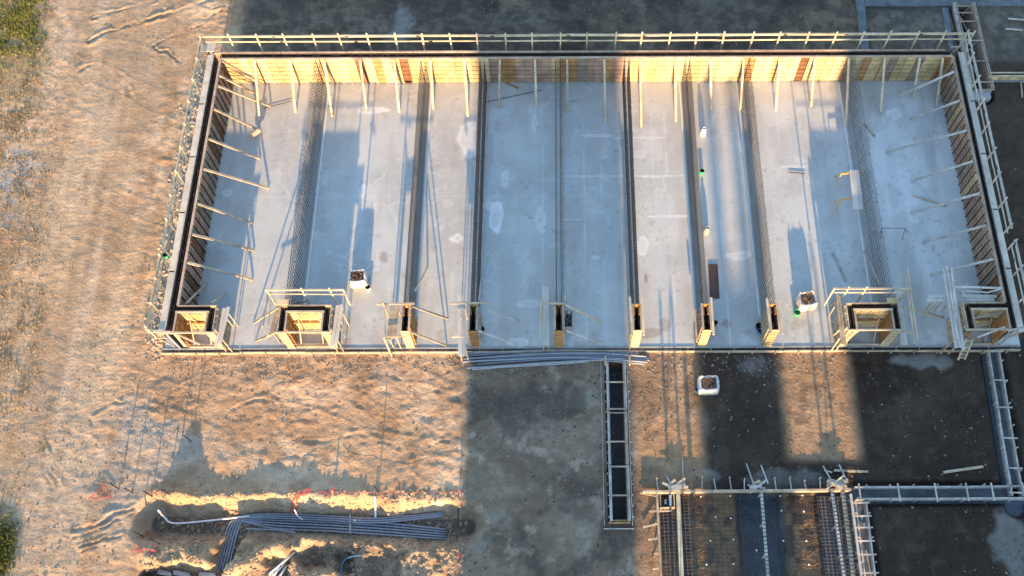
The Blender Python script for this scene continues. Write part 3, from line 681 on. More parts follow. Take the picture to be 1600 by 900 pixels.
def box_form(label, xo0, xo1, west=True, east=True, y0=19.72, y1=21.12, m_in='pale'):
    """U-shaped double-skin wall form: bridge on the north side, a leg on each side (a leg may belong to the long wall)"""
    t = thing('box_formwork', label, 'formwork', ((xo0 + xo1) / 2, 20.4, 0)); th = .36
    xi0 = xo0 + (th if west else 0); xi1 = xo1 - (th if east else 0); yb = y1 - .27
    # outer skins
    q = MB(); q.box(xo0, xo1, y1, y1 + .05, .01, WT); q.build('outer_board', M['timber'], t)
    # inner skins
    for (a, b, on) in ((xi0, xi0 + .05, west), (xi1 - .05, xi1, east)):
        side_board(t, a, b, y0, yb, 'orange', name='inner_board', ribs=(.035 if a < (xo0 + xo1) / 2 else -.035))
    k = max(2, round((xi1 - xi0 - .1) / PW)); pw_ = (xi1 - xi0 - .1) / k
    for i in range(k): place_panel(t, random.choice(['pale', 'yellow', 'pale']), xi0 + .05 + i * pw_, yb - .065, .02, 0, pw_ / PW)
    q = MB(); q.box(xi0, xi1, yb + .003, yb + .03, .01, WT - .04); q.build('backing', M['gap'], t)
    for (a, b, on, sg) in ((xo0, xo0 + .05, west, -.05), (xo1 - .05, xo1, east, .05)):
        if on:
            side_board(t, a, b, y0, y1, 'timber', name='outer_board', ribs=sg)
            x0, x1 = (xo0, xi0 + .05) if sg < 0 else (xi1 - .05, xo1)
            slat_panel(t, x0, x1, y0 - .035, .01, WT - .02, m_in)
            cavity_rebar(t, x0 + .06, x1 - .06, y0 + .05, y1 - .05, z1=2.35)
    cavity_rebar(t, xi0, xi1, yb + .04, y1 - .02, z1=2.35)
    # timber frame round the top
    q = MB(); q.box(xi0 - .02, xi1 + .02, yb - .13, yb - .03, WT + .001, WT + .05); q.build('top_rail', M['timber_new'], t)
    for a in (xi0 + .0, xi1 - .09):
        q = MB(); q.box(a, a + .09, y0 - .05, yb - .135, WT + .001, WT + .05); q.build('top_rail', M['form_top'], t)
    q = MB(); q.box(xo0 - .1, xo1 + .15, y0 - .14, y0 - .06, WT - .05, WT + .03); q.build('front_rail', M['timber_new'], t)
    q = MB(); q.box(xi0 + .1, xi1 - .1, y0 - .02, y0 + .06, .05, .14); q.build('sill_board', M['timber_new'], t)
    # an inner prop frame
    for a in (xi0 + .35, xi1 - .45):
        q = MB(); q.beam((a, y0 + .1, .02), (a + .05, yb - .1, 1.4), .07, .07); q.build('inner_prop', M['timber'], t)
    q = MB(); q.box(xi0 + .2, xi0 + .3, yb - .25, yb - .12, 1.2, 1.3); q.box(xi0 + .07, xi1 - .07, yb - .2, yb - .1, 1.1, 1.2); q.build('waler', M['orange'], t)
    return t
t = box_form('bottom left corner box form, open to the front, bright inside', XW - .0, -17.95, west=False)
br(t, (291, 474), 2.3, (323, 442)); br(t, (330, 473), 2.3, (353, 457)); 
bar(t, (271, 520), (312, 538), 2.4, 'timber_new', z2=1.2); bar(t, (230, 517), (272, 520), 2.4, 'timber_new', wd=.14); bar(t, (274, 522), (290, 541), 2.2, 'timber_new', z2=.8, wd=.16); bar(t, (234, 520), (258, 524), 2.1, 'timber')
bar(t, (330, 521), (347, 541), 1.6, 'timber_new', z2=.4, wd=.3, name='board')
t = box_form('second box form from the left, wrapped in timber rails', -14.62, -11.92)
br(t, (434, 481), 2.3, (396, 505)); br(t, (435, 517), 2.3, (399, 533)); br(t, (480, 470), 1.8, (463, 474)); bar(t, (414, 453), (536, 453), 3.1, 'timber_new'); bar(t, (420, 459), (538, 460), 2.7, 'timber_new', wd=.05)
for a in ((416, 452), (470, 450), (514, 450), (536, 452)): post(t, a[0], a[1], 3.25, 1.2, 'timber_new')
bar(t, (418, 460), (411, 510), 2.6, 'timber', wd=.05); bar(t, (424, 462), (419, 508), 2.0, 'timber', wd=.04); bar(t, (409, 511), (419, 524), 2.7, 'timber_new'); bar(t, (410, 530), (436, 517), 1.2, 'timber'); bar(t, (531, 512), (539, 527), 2.8, 'timber_new')
bar(t, (537, 455), (534, 535), 2.9, 'timber', wd=.05)
q = MB(); p = P(443, 472, 2.5); q.box(p.x - .35, p.x + .25, p.y - .15, p.y + .15, 2.45, 2.5); q.build('board', M['pale'], t)
t = box_form('box form with rails at the foot of the rightmost rebar curtain', 15.05, 17.8)
bar(t, (1303, 451), (1425, 451), 3.1, 'timber_new'); bar(t, (1303, 457), (1420, 457), 2.7, 'timber_new', wd=.05)
for a in ((1304, 450), (1327, 448), (1355, 448), (1420, 450)): post(t, a[0], a[1], 3.25, 1.0, 'timber_new')
br(t, (1306, 470), 1.8, (1297, 480)); br(t, (1312, 515), 1.5, (1303, 524)); bar(t, (1308, 460), (1315, 535), 1.9, 'timber', wd=.07)
bar(t, (1414, 422), (1430, 538), 2.9, 'timber_new', wd=.07); bar(t, (1418, 420), (1434, 530), 2.6, 'timber_new', wd=.05); bar(t, (1404, 518), (1430, 519), 2.4, 'timber'); bar(t, (1421, 478), (1424, 466), 2.7, 'timber'); bar(t, (1340, 516), (1312, 540), 2.4, 'pale', z2=.2, wd=.22, name='board'); bar(t, (1396, 517), (1376, 540), 2.4, 'timber', z2=.2, wd=.16, name='board')
q = MB(); p = P(1395, 468, 2.5); q.box(p.x - .3, p.x + .25, p.y - .2, p.y + .1, 2.45, 2.5); q.build('board', M['yellow'], t)
br(t, (1412, 480), 1.8, (1475, 496), 'timber')
t = box_form('bottom right corner box form in shade, with planks around it', 21.2, XE + .0, east=False, m_in='pink')
bar(t, (1489, 448), (1565, 450), 3.0, 'timber_grey'); bar(t, (1503, 454), (1543, 457), 2.7, 'timber_grey', wd=.06); bar(t, (1543, 457), (1565, 451), 2.7, 'timber_grey', wd=.06); bar(t, (1490, 439), (1510, 464), 2.3, 'timber_grey', wd=.05); bar(t, (1502, 454), (1512, 444), 2.6, 'timber_grey')
bar(t, (1528, 527), (1570, 511), 2.4, 'timber_grey'); bar(t, (1518, 498), (1568, 488), 2.0, 'timber_grey'); bar(t, (1575, 517), (1600, 511), 2.8, 'timber_grey'); bar(t, (1555, 540), (1582, 517), 1.6, 'timber_grey', wd=.16, name='board'); bar(t, (1512, 521), (1532, 533), 1.8, 'orange', name='board')

# stages: planks laid on brackets beside the forms
def stage(label, a, b, z, wd, n=2, m='plank', rails=()):
    pa = P(a[0], a[1], z); pb = P(b[0], b[1], z); mid_ = (pa + pb) / 2
    t = thing('plank_stage', label, 'platform', (mid_.x, mid_.y, 0)); d = (pb - pa).normalized(); sd = Vector((0, 0, 1)).cross(d)
    for i in range(n):
        o = sd * ((i - (n - 1) / 2) * wd / n); q = MB(); j = random.uniform(-.08, .08)
        q.beam(pa + o + d * j, pb + o + d * j, wd / n - .02, .045); q.build('plank', M[m], t)
    for k in (.15, .85):
        c0 = pa.lerp(pb, k); q = MB()
        for s_ in (-1, 1): q.beam(c0 + sd * s_ * wd * .4 - Vector((0, 0, .05)), (c0.x + sd.x * s_ * wd * .4, c0.y + sd.y * s_ * wd * .4, 0), .06, .06)
        q.beam(c0 - sd * wd * .5 - Vector((0, 0, .07)), c0 + sd * wd * .5 - Vector((0, 0, .07)), .06, .06); q.build('leg', M['timber'], t)
    return t
stage('grey plank stage beside the bottom left corner box form', (354, 480), (340, 538), 1.8, .4)
stage('pale plank stage on the right of the second box form', (531, 477), (521, 541), 1.9, .42)
stage('narrow plank stage on the left of the second box form', (436, 476), (425, 522), 1.9, .3, m='timber')
stage('brown plank stage left of the narrow column form', (617, 476), (611, 530), 2.0, .5, m='timber')
stage('long grey plank stage crossing the front edge beside the shadow', (720, 462), (722, 556), 2.0, .42)
stage('double plank stage left of the column form in blue shade', (852, 449), (853, 540), 2.0, .36)
stage('plank stage leaning against the left of the railed box form', (1310, 462), (1318, 538), 1.9, .3, m='timber')
stage('grey plank stage on the right of the railed box form', (1401, 435), (1413, 538), 1.7, .36, n=1)
stage('long plank stage crossing the left of the bottom right corner box', (1484, 447), (1500, 545), 2.1, .55, n=3)
stage('plank stage lying behind the bottom right corner box form', (1449, 466), (1556, 466), 2.0, .42)
for a, b, z, l in (((1474, 420), (1491, 532), 2.9, 'thin'), ((1479, 416), (1496, 530), 2.9, 'middle'), ((1487, 418), (1494, 500), 3.0, 'thick')):
    q = MB(); q.beam(P(*a, z), P(*b, z - .5), .08, .07); tag(q.build('guard_board', M['timber_grey']), {'thin': 'leftmost of three long boards over the bottom right plank stage', 'middle': 'middle of three long boards over the bottom right plank stage', 'thick': 'rightmost, thickest of three boards over the bottom right plank stage'}[l], 'board')

# front edge: form boards along the slab
t = thing('edge_formwork', 'long pale edge board along the front of the slab with a dark gap behind it', 'formwork', (1.8, 19.5, -.2))
x = SX0 - .1
while x < SX1 - .6:
    ln = min(random.choice([3.6, 4.2, 4.8]), SX1 - x); j = random.uniform(-.02, .02)
    q = MB(); q.box(x, x + ln - .03, 19.40 + j, 19.46 + j, -.45, .03 + j); q.build('board', M['timber_new'] if x < 9 else M['timber'], t)
    q = MB(); q.box(x, x + ln - .05, 19.622, 19.70, .005, .035); q.build('batten', M['conc'], t)
    x += ln
k = 0
for x in np.arange(SX0 + .5, SX1, 1.25):
    q = MB(); q.box(x, x + .05, 19.3, 19.395, -.5, .08); q.build('peg', M['timber'], t)
    q = MB(); q.box(x + .3, x + .34, 19.465, 19.62, -.06, -.02); q.build('tie', M['timber_new'], t)

# ladder by the bottom right corner box
t = thing('ladder', 'pale wooden ladder down from the bottom right corner box form', 'ladder', tuple(P(1500, 560, -.15)))
a0, a1 = P(1497, 562, -.1), P(1510, 529, 1.6); dx = Vector((.36, 0.02, 0))
for o in (Vector((0, 0, 0)), dx):
    q = MB(); q.beam(a0 + o, a1 + o, .07, .08); q.build('stringer', M['timber_new'], t)
for k in range(6):
    p = a0.lerp(a1, (k + .6) / 6.4); q = MB(); q.beam(p, p + dx, .09, .04); q.build('rung', M['timber_new'], t)
# ------------------------------------------------------------------ pit form in the yard
a, b = PITR; px0, px1, py0, py1 = a.x, b.x, b.y, a.y
t = thing('pit_formwork', 'long narrow timber pit form with cross struts, below the front edge', 'formwork', ((px0 + px1) / 2, (py0 + py1) / 2, GZ))
for x0, x1, m in ((px0 + .02, px0 + .10, 'timber_grey'), (px1 - .22, px1 - .13, 'form_top')):
    L = (py1 - py0) / 3
    for k in range(3):
        q = MB(); q.box(x0, x1, py0 + k * L, py0 + (k + 1) * L - .02, GZ - 1.05, GZ + .16); q.build('side_board', M[m], t)
        q = MB(); q.box(x0 + .002 + (.082 if x0 < 1 + px0 else -.0), x1 - .002 + (.055 if x0 < 1 + px0 else .09), py0 + k * L + .01, py0 + (k + 1) * L - .03, GZ + .10, GZ + .18); q.build('waler', M['timber_grey' if k != 1 else 'timber'], t)
for x in (px0 - .28, px1 - .02):
    q = MB(); q.box(x, x + .035, py0 - .2, py1 - .1, GZ - .05, GZ + .10); q.build('outer_board', M['timber_grey'], t)
for k in range(16):
    y = py0 + .2 + k * (py1 - py0 - .4) / 15
    for x in (px0 - .06, px1 + .03):
        q = MB(); q.box(x, x + .05, y, y + .05, GZ - .3, GZ + .14); q.build('peg', M['timber_grey'], t)
for py, sn in ((597, 1), (639, 1), (645, 0), (690, 1), (729, 1), (774, 1)):
    y = P(965, py, GZ + .2).y; q = MB(); q.beam((px0 - .02, y, GZ + .2), (px1 - .1, y, GZ + .2), .075 if sn else .045, .06); q.build('strut', M['timber'], t)
q = MB(); q.box(px0 + .1, px1 - .23, py0 + .02, py0 + .07, GZ - 1.05, GZ + .12); q.box(px0 - .05, px1 - .1, py0 - .12, py0 - .03, GZ, GZ + .14); q.build('end_board', M['orange'], t)
slat_panel(t, px0 + .1, px1 - .23, py1 - .06, GZ - 1.05, GZ + .1, 'brown', 4)
q = MB(); q.box(px0 - .3, px1 + .05, py0 - .38, py0 - .34, GZ - .1, GZ + .06); q.build('outer_board', M['timber_grey'], t)
for px, m in ((946, 'timber'), (984, 'yellow')):
    p = P(px, 562, GZ + .3); q = MB(); q.box(p.x - .05, p.x + .05, p.y - .25, p.y + .2, GZ, GZ + .32); q.build('corner_post', M[m], t)

# ------------------------------------------------------------------ strip footing forms on the east side
def footing(label, a, b, hw, ts, z=GZ - .02, m='timber_grey', ext=.1, top=.10, step=1.2):
    A = P(a[0], a[1], GZ); B = P(b[0], b[1], GZ); A.z = B.z = 0; d = (B - A).normalized(); s_ = Vector((-d.y, d.x, 0)); L = (B - A).length
    t = thing('footing_formwork', label, 'formwork', ((A.x + B.x) / 2, (A.y + B.y) / 2, z), 'strip footing forms on the east side')
    for sg in (-1, 1):
        n = max(1, round(L / 4)); 
        for k in range(n):
            j = random.uniform(-.02, .02); q = MB()
            q.beam(A + d * (k * L / n) + s_ * (sg * hw + j) + Vector((0, 0, z - .12)), A + d * ((k + 1) * L / n - .03) + s_ * (sg * hw - j) + Vector((0, 0, z - .12)), .075, .5); q.build('side_board', M[m], t)
        for k in range(int(L / step)):
            p = A + d * ((k + .5) * step) + s_ * (sg * (hw + .09)); q = MB(); q.beam(p + Vector((0, 0, z - .3)), p + Vector((0, 0, z + .25)), .05, .05); q.build('peg', M[m], t)
    for f in ts:
        p = A + d * (L * f); q = MB(); q.beam(p - s_ * (hw + .16) + Vector((0, 0, z + .2)), p + s_ * (hw + .16) + Vector((0, 0, z + .2)), .07, .05); q.build('strut', M['timber_grey'], t)
    q = MB(); q.beam(A + Vector((0, 0, z - .39)), B + Vector((0, 0, z - .39)), hw * 2 - .08, .1); q.build('footing', M['conc_damp'], t)
footing('slanting footing form running down from the bottom right corner of the slab', (1552, 548), (1589, 776), .27, (.01, .22, .41, .62, .82, .98))
footing('horizontal footing form with struts, running to the right edge', (1336, 771), (1640, 769), .3, (.02, .22, .41, .57, .7, .86))
footing('short footing form running down beside the dark reinforcement pit', (1344, 784), (1362, 925), .26, (.02, .17, .3, .45, .6, .8))
# deep footing form at the top right, behind the wall
A = P(1502, 9, GZ); B = P(1535, 142, GZ)
t = thing('pit_formwork', 'deep slanting timber form behind the top right corner of the wall', 'formwork', ((A.x + B.x) / 2, (A.y + B.y) / 2, GZ))
xa = (A.x + B.x) / 2; ya, yb = B.y, A.y; hw = .52
for sg in (-1, 1):
    for off, m in ((0, 'form_top'), (.12, 'timber_grey')):
        q = MB(); x = xa + sg * (hw + off); q.box(x - .035, x + .035, ya, yb, GZ - (1.2 if off == 0 else .2), GZ + .35); q.build('side_board', M[m], t)
for py in (9, 19.5, 33, 63, 95, 128, 140):
    y = P(1520, py, GZ + .4).y; q = MB(); q.box(xa - hw - .1, xa + hw + .1, y - .04, y + .04, GZ + .352, GZ + .41); q.build('strut', M['timber'], t)
for py, s_ in ((27, 1), (45, -1), (80, 1), (118, -1)):
    y = P(1520, py, GZ).y; q = MB(); q.beam((xa - s_ * hw * .9, y, GZ - .8), (xa + s_ * hw * .7, y + .7, GZ + .2), .06, .05); q.build('inner_brace', M['timber_grey'], t)
cavity_rebar(t, xa - hw + .1, xa + hw - .1, ya + .1, yb - .1, st=.3, z1=GZ + .1, ply=False)
def strip(name, pts, z0, z1, m, label=None):
    q = MB(); a = [P(x, y, z1) for x, y in pts]; n = len(a)
    q.add([(p.x, p.y, z1) for p in a] + [(p.x, p.y, z0) for p in a], [tuple(range(n))[::-1]] + [tuple(range(n, 2 * n))] + [(i, (i + 1) % n, n + (i + 1) % n, n + i) for i in range(n)])
    o = q.build(name, M[m]); o['kind'] = 'structure'; return o
strip('concrete_strip', [(1334, -30), (1346, 78), (1358, 78), (1348, -30)], GZ - .3, GZ + .12, 'conc_damp')
strip('concrete_strip', [(1351, -60), (1352, 9), (1640, 9), (1640, -60)], GZ - .3, GZ + .10, 'conc_damp')
strip('concrete_strip', [(1472, 12), (1484, 78), (1491, 78), (1481, 12)], GZ - .3, GZ + .14, 'conc_damp')
strip('concrete_strip', [(1515, 141), (1518, 153), (1549, 153), (1547, 140)], GZ - .3, GZ + .3, 'conc')
strip('concrete_strip', [(1546, 121), (1546, 127), (1640, 127), (1640, 121)], GZ - .3, GZ + .12, 'conc')
t = thing('beam_formwork', 'low yellow beam form lying against the concrete strip at the top right edge', 'formwork', tuple(P(1580, 117, GZ)))
p, q_ = P(1545, 117, GZ + .5), P(1650, 117, GZ + .5)
for k in range(6):
    x0 = p.x + k * (q_.x - p.x) / 6; q = MB(); q.box(x0, x0 + (q_.x - p.x) / 6 - .04, p.y - .1, p.y - .05, GZ, GZ + .5); q.build('panel', M['yellow' if k % 2 else 'pale'], t)
for y in (p.y - .14, p.y + .1):
    q = MB(); q.box(p.x, q_.x, y, y + .07, GZ + .502, GZ + .56); q.build('top_rail', M['timber_new'], t)
def loose(name, a, b, z, wd, ht, m, label, cat, zb=None, gdz=None):
    A = G(a[0], a[1], z) if gdz is None else P(a[0], a[1], gdz); B = G(b[0], b[1], z if zb is None else zb) if gdz is None else P(b[0], b[1], gdz)
    q = MB(); q.beam(A, B, wd, ht); o = q.build(name, M[m]); tag(o, label, cat); return rebase(o, (A + B) / 2)
loose('timber', (1575, 29), (1600, 31), .08, .09, .07, 'timber_grey', 'upper of two short timbers lying on dark earth at the top right edge', 'timber')
loose('timber', (1571, 45), (1598, 47), .08, .09, .07, 'timber_grey', 'lower of two short timbers lying on dark earth at the top right edge', 'timber')
loose('timber', (1474, 738), (1536, 729), .08, .13, .06, 'timber', 'pale plank lying alone on the black earth above the horizontal footing form', 'timber')
loose('timber', (1303, 735), (1356, 737), .08, .11, .06, 'timber', 'thin timber lying just left of the black yard, near the pit corner', 'timber')
loose('timber', (1595, 128), (1597, 152), .1, .08, .08, 'timber', 'short upright timber offcut below the yellow beam form', 'timber')
# timbers and plate lying on the slab
def onslab(a, b, label, wd=.09, ht=.06, m='timber', z=.05, name='timber', cat='timber', zb=None):
    A = P(*a, z); B = P(*b, z if zb is None else zb); q = MB(); q.beam(A, B, wd, ht); o = q.build(name, M[m]); tag(o, label, cat); return rebase(o, (A + B) / 2)
onslab((1426, 305), (1480, 322), 'pale timber lying on the slab between two braces of the right wall', m='timber_new')
onslab((1350, 392), (1380, 455), 'grey timber leaning up from the slab beside the rightmost rebar curtain', m='timber_grey', z=.06, zb=1.6)
onslab((1301, 393), (1322, 440), 'long grey timber on the slab just above the railed box form', m='timber_grey')
onslab((1350, 193), (1367, 213), 'short brown timber lying right of the rightmost rebar curtain', m='timber')
onslab((790, 130), (810, 138), 'short orange timber beside the top wall in the wide shadow', m='orange')
onslab((756, 160), (845, 141), 'thin dark batten lying near the top wall in the wide shadow', m='black', wd=.025, ht=.02)
onslab((413, 169), (455, 158), 'thin batten lying near the top left corner of the slab', m='black', wd=.03, ht=.02)
onslab((1233, 269), (1258, 271), 'thin rusty bar lying on the sunlit slab right of the middle', m='steel_rust', wd=.04, ht=.03)
q = MB(); a_, b_ = P(1107, 413, .03), P(1118, 467, .03); q.beam(P(1114, 413, .04), P(1117, 466, .04), .52, .05); o = q.build('steel_plate', M['steel_rust']); tag(rebase(o, P(1115, 440, .03)), 'dark brown steel plate lying on the slab in shadow', 'plate')

# ------------------------------------------------------------------ debris sacks and buckets
def sack(px, py, wd, dp, h, rz, z, label, fill='rubble', slack=.04, extra=None):
    p = P(px, py, z); t = thing('debris_sack', label, 'sack', (p.x, p.y, z)); ca, sa = math.cos(rz), math.sin(rz)
    def W(x, y, zz): return (p.x + x * ca - y * sa, p.y + x * sa + y * ca, z + zz)
    q = MB(); n = 10; ring = []
    def loop(k, zz, inset, wob):
        out = []
        for s_ in range(4):
            for i in range(n):
                u = -1 + 2 * i / n
                x, y = [(u, -1), (1, u), (-u, 1), (-1, -u)][s_]
                r_ = 1 - .06 * (abs(x) * abs(y)) ** 4
                out.append((x * (wd / 2 - inset) * r_ + random.uniform(-wob, wob), y * (dp / 2 - inset) * r_ + random.uniform(-wob, wob), zz + random.uniform(-wob, wob)))
        return out
    levels = [(0, .05, .01), (.05, 0, .012), (h * .35, -.03, .02), (h * .7, -.01, .02), (h * .97, .0, .03), (h, .05, .03), (h * .96, .12, .02), (h * .8, .14, .01)]
    L = [loop(i, *lv) for i, lv in enumerate(levels)]; vs = [W(*v) for l_ in L for v in l_]; m_ = 4 * n; fs = []
    for i in range(len(L) - 1):
        for j in range(m_): fs.append((i * m_ + j, i * m_ + (j + 1) % m_, (i + 1) * m_ + (j + 1) % m_, (i + 1) * m_ + j))
    q.add(vs, fs); q.build('fabric', M['sack'], t, smooth=True)
    for sx_, sy_ in ((-1, -1), (1, -1), (1, 1), (-1, 1)):
        q = MB(); x, y = sx_ * wd * .42, sy_ * dp * .42
        q.tube([W(x, y, h * .95), W(x * .8, y * 1.05, h * 1.1), W(x * .6, y * 1.08, h * .95)], .02, 5); q.build('strap', M['sack'], t)
    q = MB(); q.add([W(-wd * .37, -dp * .37, h * .82), W(wd * .37, -dp * .37, h * .82), W(wd * .37, dp * .37, h * .82), W(-wd * .37, dp * .37, h * .82)], [(0, 1, 2, 3)])
    for k in range(170):
        x = random.uniform(-.33, .33) * wd; y = random.uniform(-.33, .33) * dp; s_ = random.uniform(.03, .075); zz = h * .82 + random.uniform(.02, .14)
        c0 = Vector(W(x, y, zz)); d0 = Vector((random.uniform(-1, 1), random.uniform(-1, 1), random.uniform(-.3, .3))).normalized()
        q.beam(c0 - d0 * s_, c0 + d0 * s_, s_ * .8, s_ * .7, random.choice([0, 0, 0, 1, 2]))
    q.build('rubble', [M['rubble'], M['orange'] if extra is None else M['brown'], M['black']], t, kind='stuff')
    return t
sack(562, 441, .95, .78, .85, .08, 0, 'white sack of brick debris on the slab in the left half')
sack(1257, 476, .95, .85, .85, .15, 0, 'white sack of brown debris on the slab beside the green bucket')
sack(1105, 606, 1.05, .85, .8, .02, GZ + .02, 'white sack of scrap standing on the dark earth of the yard', extra=1)
q = MB(); p = P(1103, 600, .6); q.box(p.x - .15, p.x + .1, p.y - .1, p.y + .22, p.z - .03, p.z + .02); tag(rebase(q.build('board', M['pink']), p), 'reddish offcut lying on top of the scrap sack in the yard', 'board')
def bucket(px, py, m, label, z=0.0, r=.15, h=.32, inner='black', cat='bucket'):
    p = P(px, py, z); t = thing('bucket', label, cat, (p.x, p.y, z))
    q = MB(); q.lathe((p.x, p.y, z), [(0, .005), (r * .8, .005), (r, h), (r * 1.07, h), (r * 1.07, h - .03), (r * .99, h - .03)], 18); q.build('body', M[m], t, smooth=False)
    q = MB(); q.lathe((p.x, p.y, z), [(r * .97, h - .005), (r * .79, .03), (0, .03)], 18); q.build('inside', M[inner], t)
    q = MB(); q.tube([(p.x + r * math.cos(a), p.y - .02, z + h - .03 - r * .5 * math.sin(a)) for a in np.linspace(0, math.pi, 7)], .007, 4); q.build('handle', M['rebar_pale'], t)
bucket(576, 452, 'white', 'white bucket standing against the front of the left debris sack')
bucket(1244, 491, 'green', 'bright green bucket at the lower left corner of the debris sack', r=.17, inner='green')
bucket(1089, 611, 'blue', 'pale blue bucket against the scrap sack in the yard', z=GZ + .02, inner='blue')
bucket(1096, 271, 'green', 'small green bucket beside the rebar curtain in the upper middle', r=.13)
bucket(1186, 520, 'blue', 'blue bucket in shade left of the column form with orange blocks', r=.13, inner='blue')
bucket(1184, 512, 'black', 'black bucket standing just above the blue bucket in shade')
bucket(754, 517, 'black', 'black bucket at the right of the column form at the shadow edge', r=.12)
bucket(446, 534, 'black', 'black bucket on the slab left of the second box form', r=.12)
bucket(1117, 507, 'black', 'black bucket right of the column form with the brown plate', r=.11)
bucket(1014, 124, 'white', 'white bucket at the foot of the top wall on the sunlit strip', r=.15)
bucket(639, 128, 'steel_rust', 'dark round tub at the foot of the top wall in the left half', r=.24, h=.25, cat='tub')
bucket(261, 402, 'green', 'small green bucket outside the left wall in the railing gap', z=GZ + .3, r=.14)
# tool tote next to the middle column
p = P(888, 502, 0); t = thing('tool_tote', 'low open crate with black tools right of the column form in blue shade', 'crate', (p.x, p.y, 0))
q = MB(); w_, l_ = .22, .5
for a4 in ((-w_, w_, -l_, -l_ + .03), (-w_, w_, l_ - .03, l_), (-w_, -w_ + .03, -l_ + .031, l_ - .031), (w_ - .03, w_, -l_ + .031, l_ - .031)): q.box(p.x + a4[0], p.x + a4[1], p.y + a4[2], p.y + a4[3], .02, .35)
q.box(p.x - w_, p.x + w_, p.y - l_, p.y + l_, 0, .019); q.build('shell', M['timber_grey'], t)
q = MB(); 
for k in range(7): x, y = p.x + random.uniform(-.12, .12), p.y + random.uniform(-.4, .35); q.beam((x, y, .1 + k * .02), (x + random.uniform(-.1, .1), y + random.uniform(-.15, .15), .3), .09, .06)
q.build('tools', M['black'], t)
q = MB(); 
for k in range(4): x, y = p.x + random.uniform(-.1, .1), p.y + .35 + random.uniform(-.06, .12); q.beam((x, y, .3), (x + random.uniform(-.12, .12), y + random.uniform(-.1, .1), .38), .1, .05)
q.build('rag', M['sack'], t)
# mixer-like canister and small things on the slab
q = MB(); a_, b_ = P(394, 211, .35), P(405, 203, .35); q.tube([a_, a_.lerp(b_, .3), b_], .17, 14); tag(rebase(q.build('barrel', M['timber']), (a_ + b_) / 2 - Vector((0, 0, .17))), 'short pale barrel lying near the left wall braces', 'barrel')
def stake_bin(px, py, label, m='white'):
    p = P(px, py, 0); t = thing('cement_bag', label, 'bag', (p.x, p.y, 0)); q = MB()
    q.lathe((p.x, p.y, 0), [(0, 0), (.16, .01), (.19, .15), (.17, .45), (.12, .6), (0, .62)], 9); q.build('body', M[m], t, smooth=True)
    q = MB(); q.lathe((p.x, p.y, .6), [(.12, .0), (.05, .05), (.09, .11)], 9); q.build('neck', M[m], t, smooth=True)
stake_bin(1098, 211, 'white standing bag near the rebar curtain, above the green bucket')
stake_bin(1103, 365, 'small pale bag at the foot of the rebar curtain, above the steel plate', 'conc')
# orange trestles with planks
t0 = None
for k, (y, l) in enumerate(((272, 'upper orange trestle leg frame carrying grey planks'), (312, 'lower orange trestle leg frame carrying grey planks'))):
    a_ = P(1314, y, .9); b_ = P(1345, y - 4, .9); t = thing('trestle', l, 'trestle', ((a_.x + b_.x) / 2, a_.y, 0), 'orange trestles')
    q = MB(); q.beam(a_, b_, .07, .07); q.build('top_bar', M['trestle'], t)
    for p, s_ in ((a_, -1), (b_, 1)):
        for d in (-.35, .35):
            q = MB(); q.tube([p, (p.x + s_ * .1, p.y + d, 0.02)], .028, 5); q.build('leg', M['trestle'], t)
        q = MB(); q.tube([(p.x + s_ * .07, p.y - .24, .3), (p.x + s_ * .07, p.y + .24, .3)], .02, 5); q.build('crossbar', M['trestle'], t)
for k, (x, l) in enumerate(((1330.5, 'left'), (1335.5, 'middle'), (1340.5, 'right'))):
    q = MB(); q.beam(P(x - .5 + 0, 266, .97), P(x + 5, 327, .97), .19, .045); tag(rebase(q.build('plank', M['plank']), P(x, 296, .95)), l + ' plank of the three lying on the orange trestles', 'plank')
t = thing('trestle', 'faint pipe trestle standing alone right of the rightmost rebar curtain', 'trestle', tuple(P(1400, 370, 0)))
q = MB(); q.tube([P(1376, 357, .8), P(1414, 357, .8)], .02, 5); q.tube([P(1414, 357, .8), P(1410, 375, .02)], .02, 5); q.tube([P(1378, 357, .8), P(1376, 372, .02)], .02, 5); q.tube([P(1414, 357, .8), P(1418, 362, .02)], .02, 5); q.build('frame', M['rebar_pale'], t)

# ------------------------------------------------------------------ loose pipes along the front edge
PP = [[(722, 557), (790, 552), (860, 549), (935, 549), (1000, 553)], [(724, 561), (790, 556), (860, 552), (940, 552), (1010, 557)], [(728, 561), (800, 557), (870, 554.5), (940, 555), (1013, 560)],
      [(722, 566), (790, 560), (865, 557), (940, 558), (1015, 563)], [(724, 565), (800, 561.5), (870, 558.5), (940, 560), (1012, 566)], [(745, 569), (800, 565), (870, 561), (930, 562), (1008, 569)],
      [(722, 553), (800, 549), (870, 546.5), (930, 548), (990, 550)], [(730, 575), (780, 572), (850, 567), (930, 562.5), (975, 560)], [(738, 577), (790, 573), (860, 569), (920, 565)]]
def curve_pts(p, n=5):
    out = []
    for i in range(len(p) - 1):
        p0 = p[max(i - 1, 0)]; p1 = p[i]; p2 = p[i + 1]; p3 = p[min(i + 2, len(p) - 1)]
        for k in range(n):
            t = k / n; out.append(.5 * ((2 * p1) + (p2 - p0) * t + (2 * p0 - 5 * p1 + 4 * p2 - p3) * t * t + (3 * p1 - p0 - 3 * p2 + p3) * t ** 3))
    return out + [p[-1]]
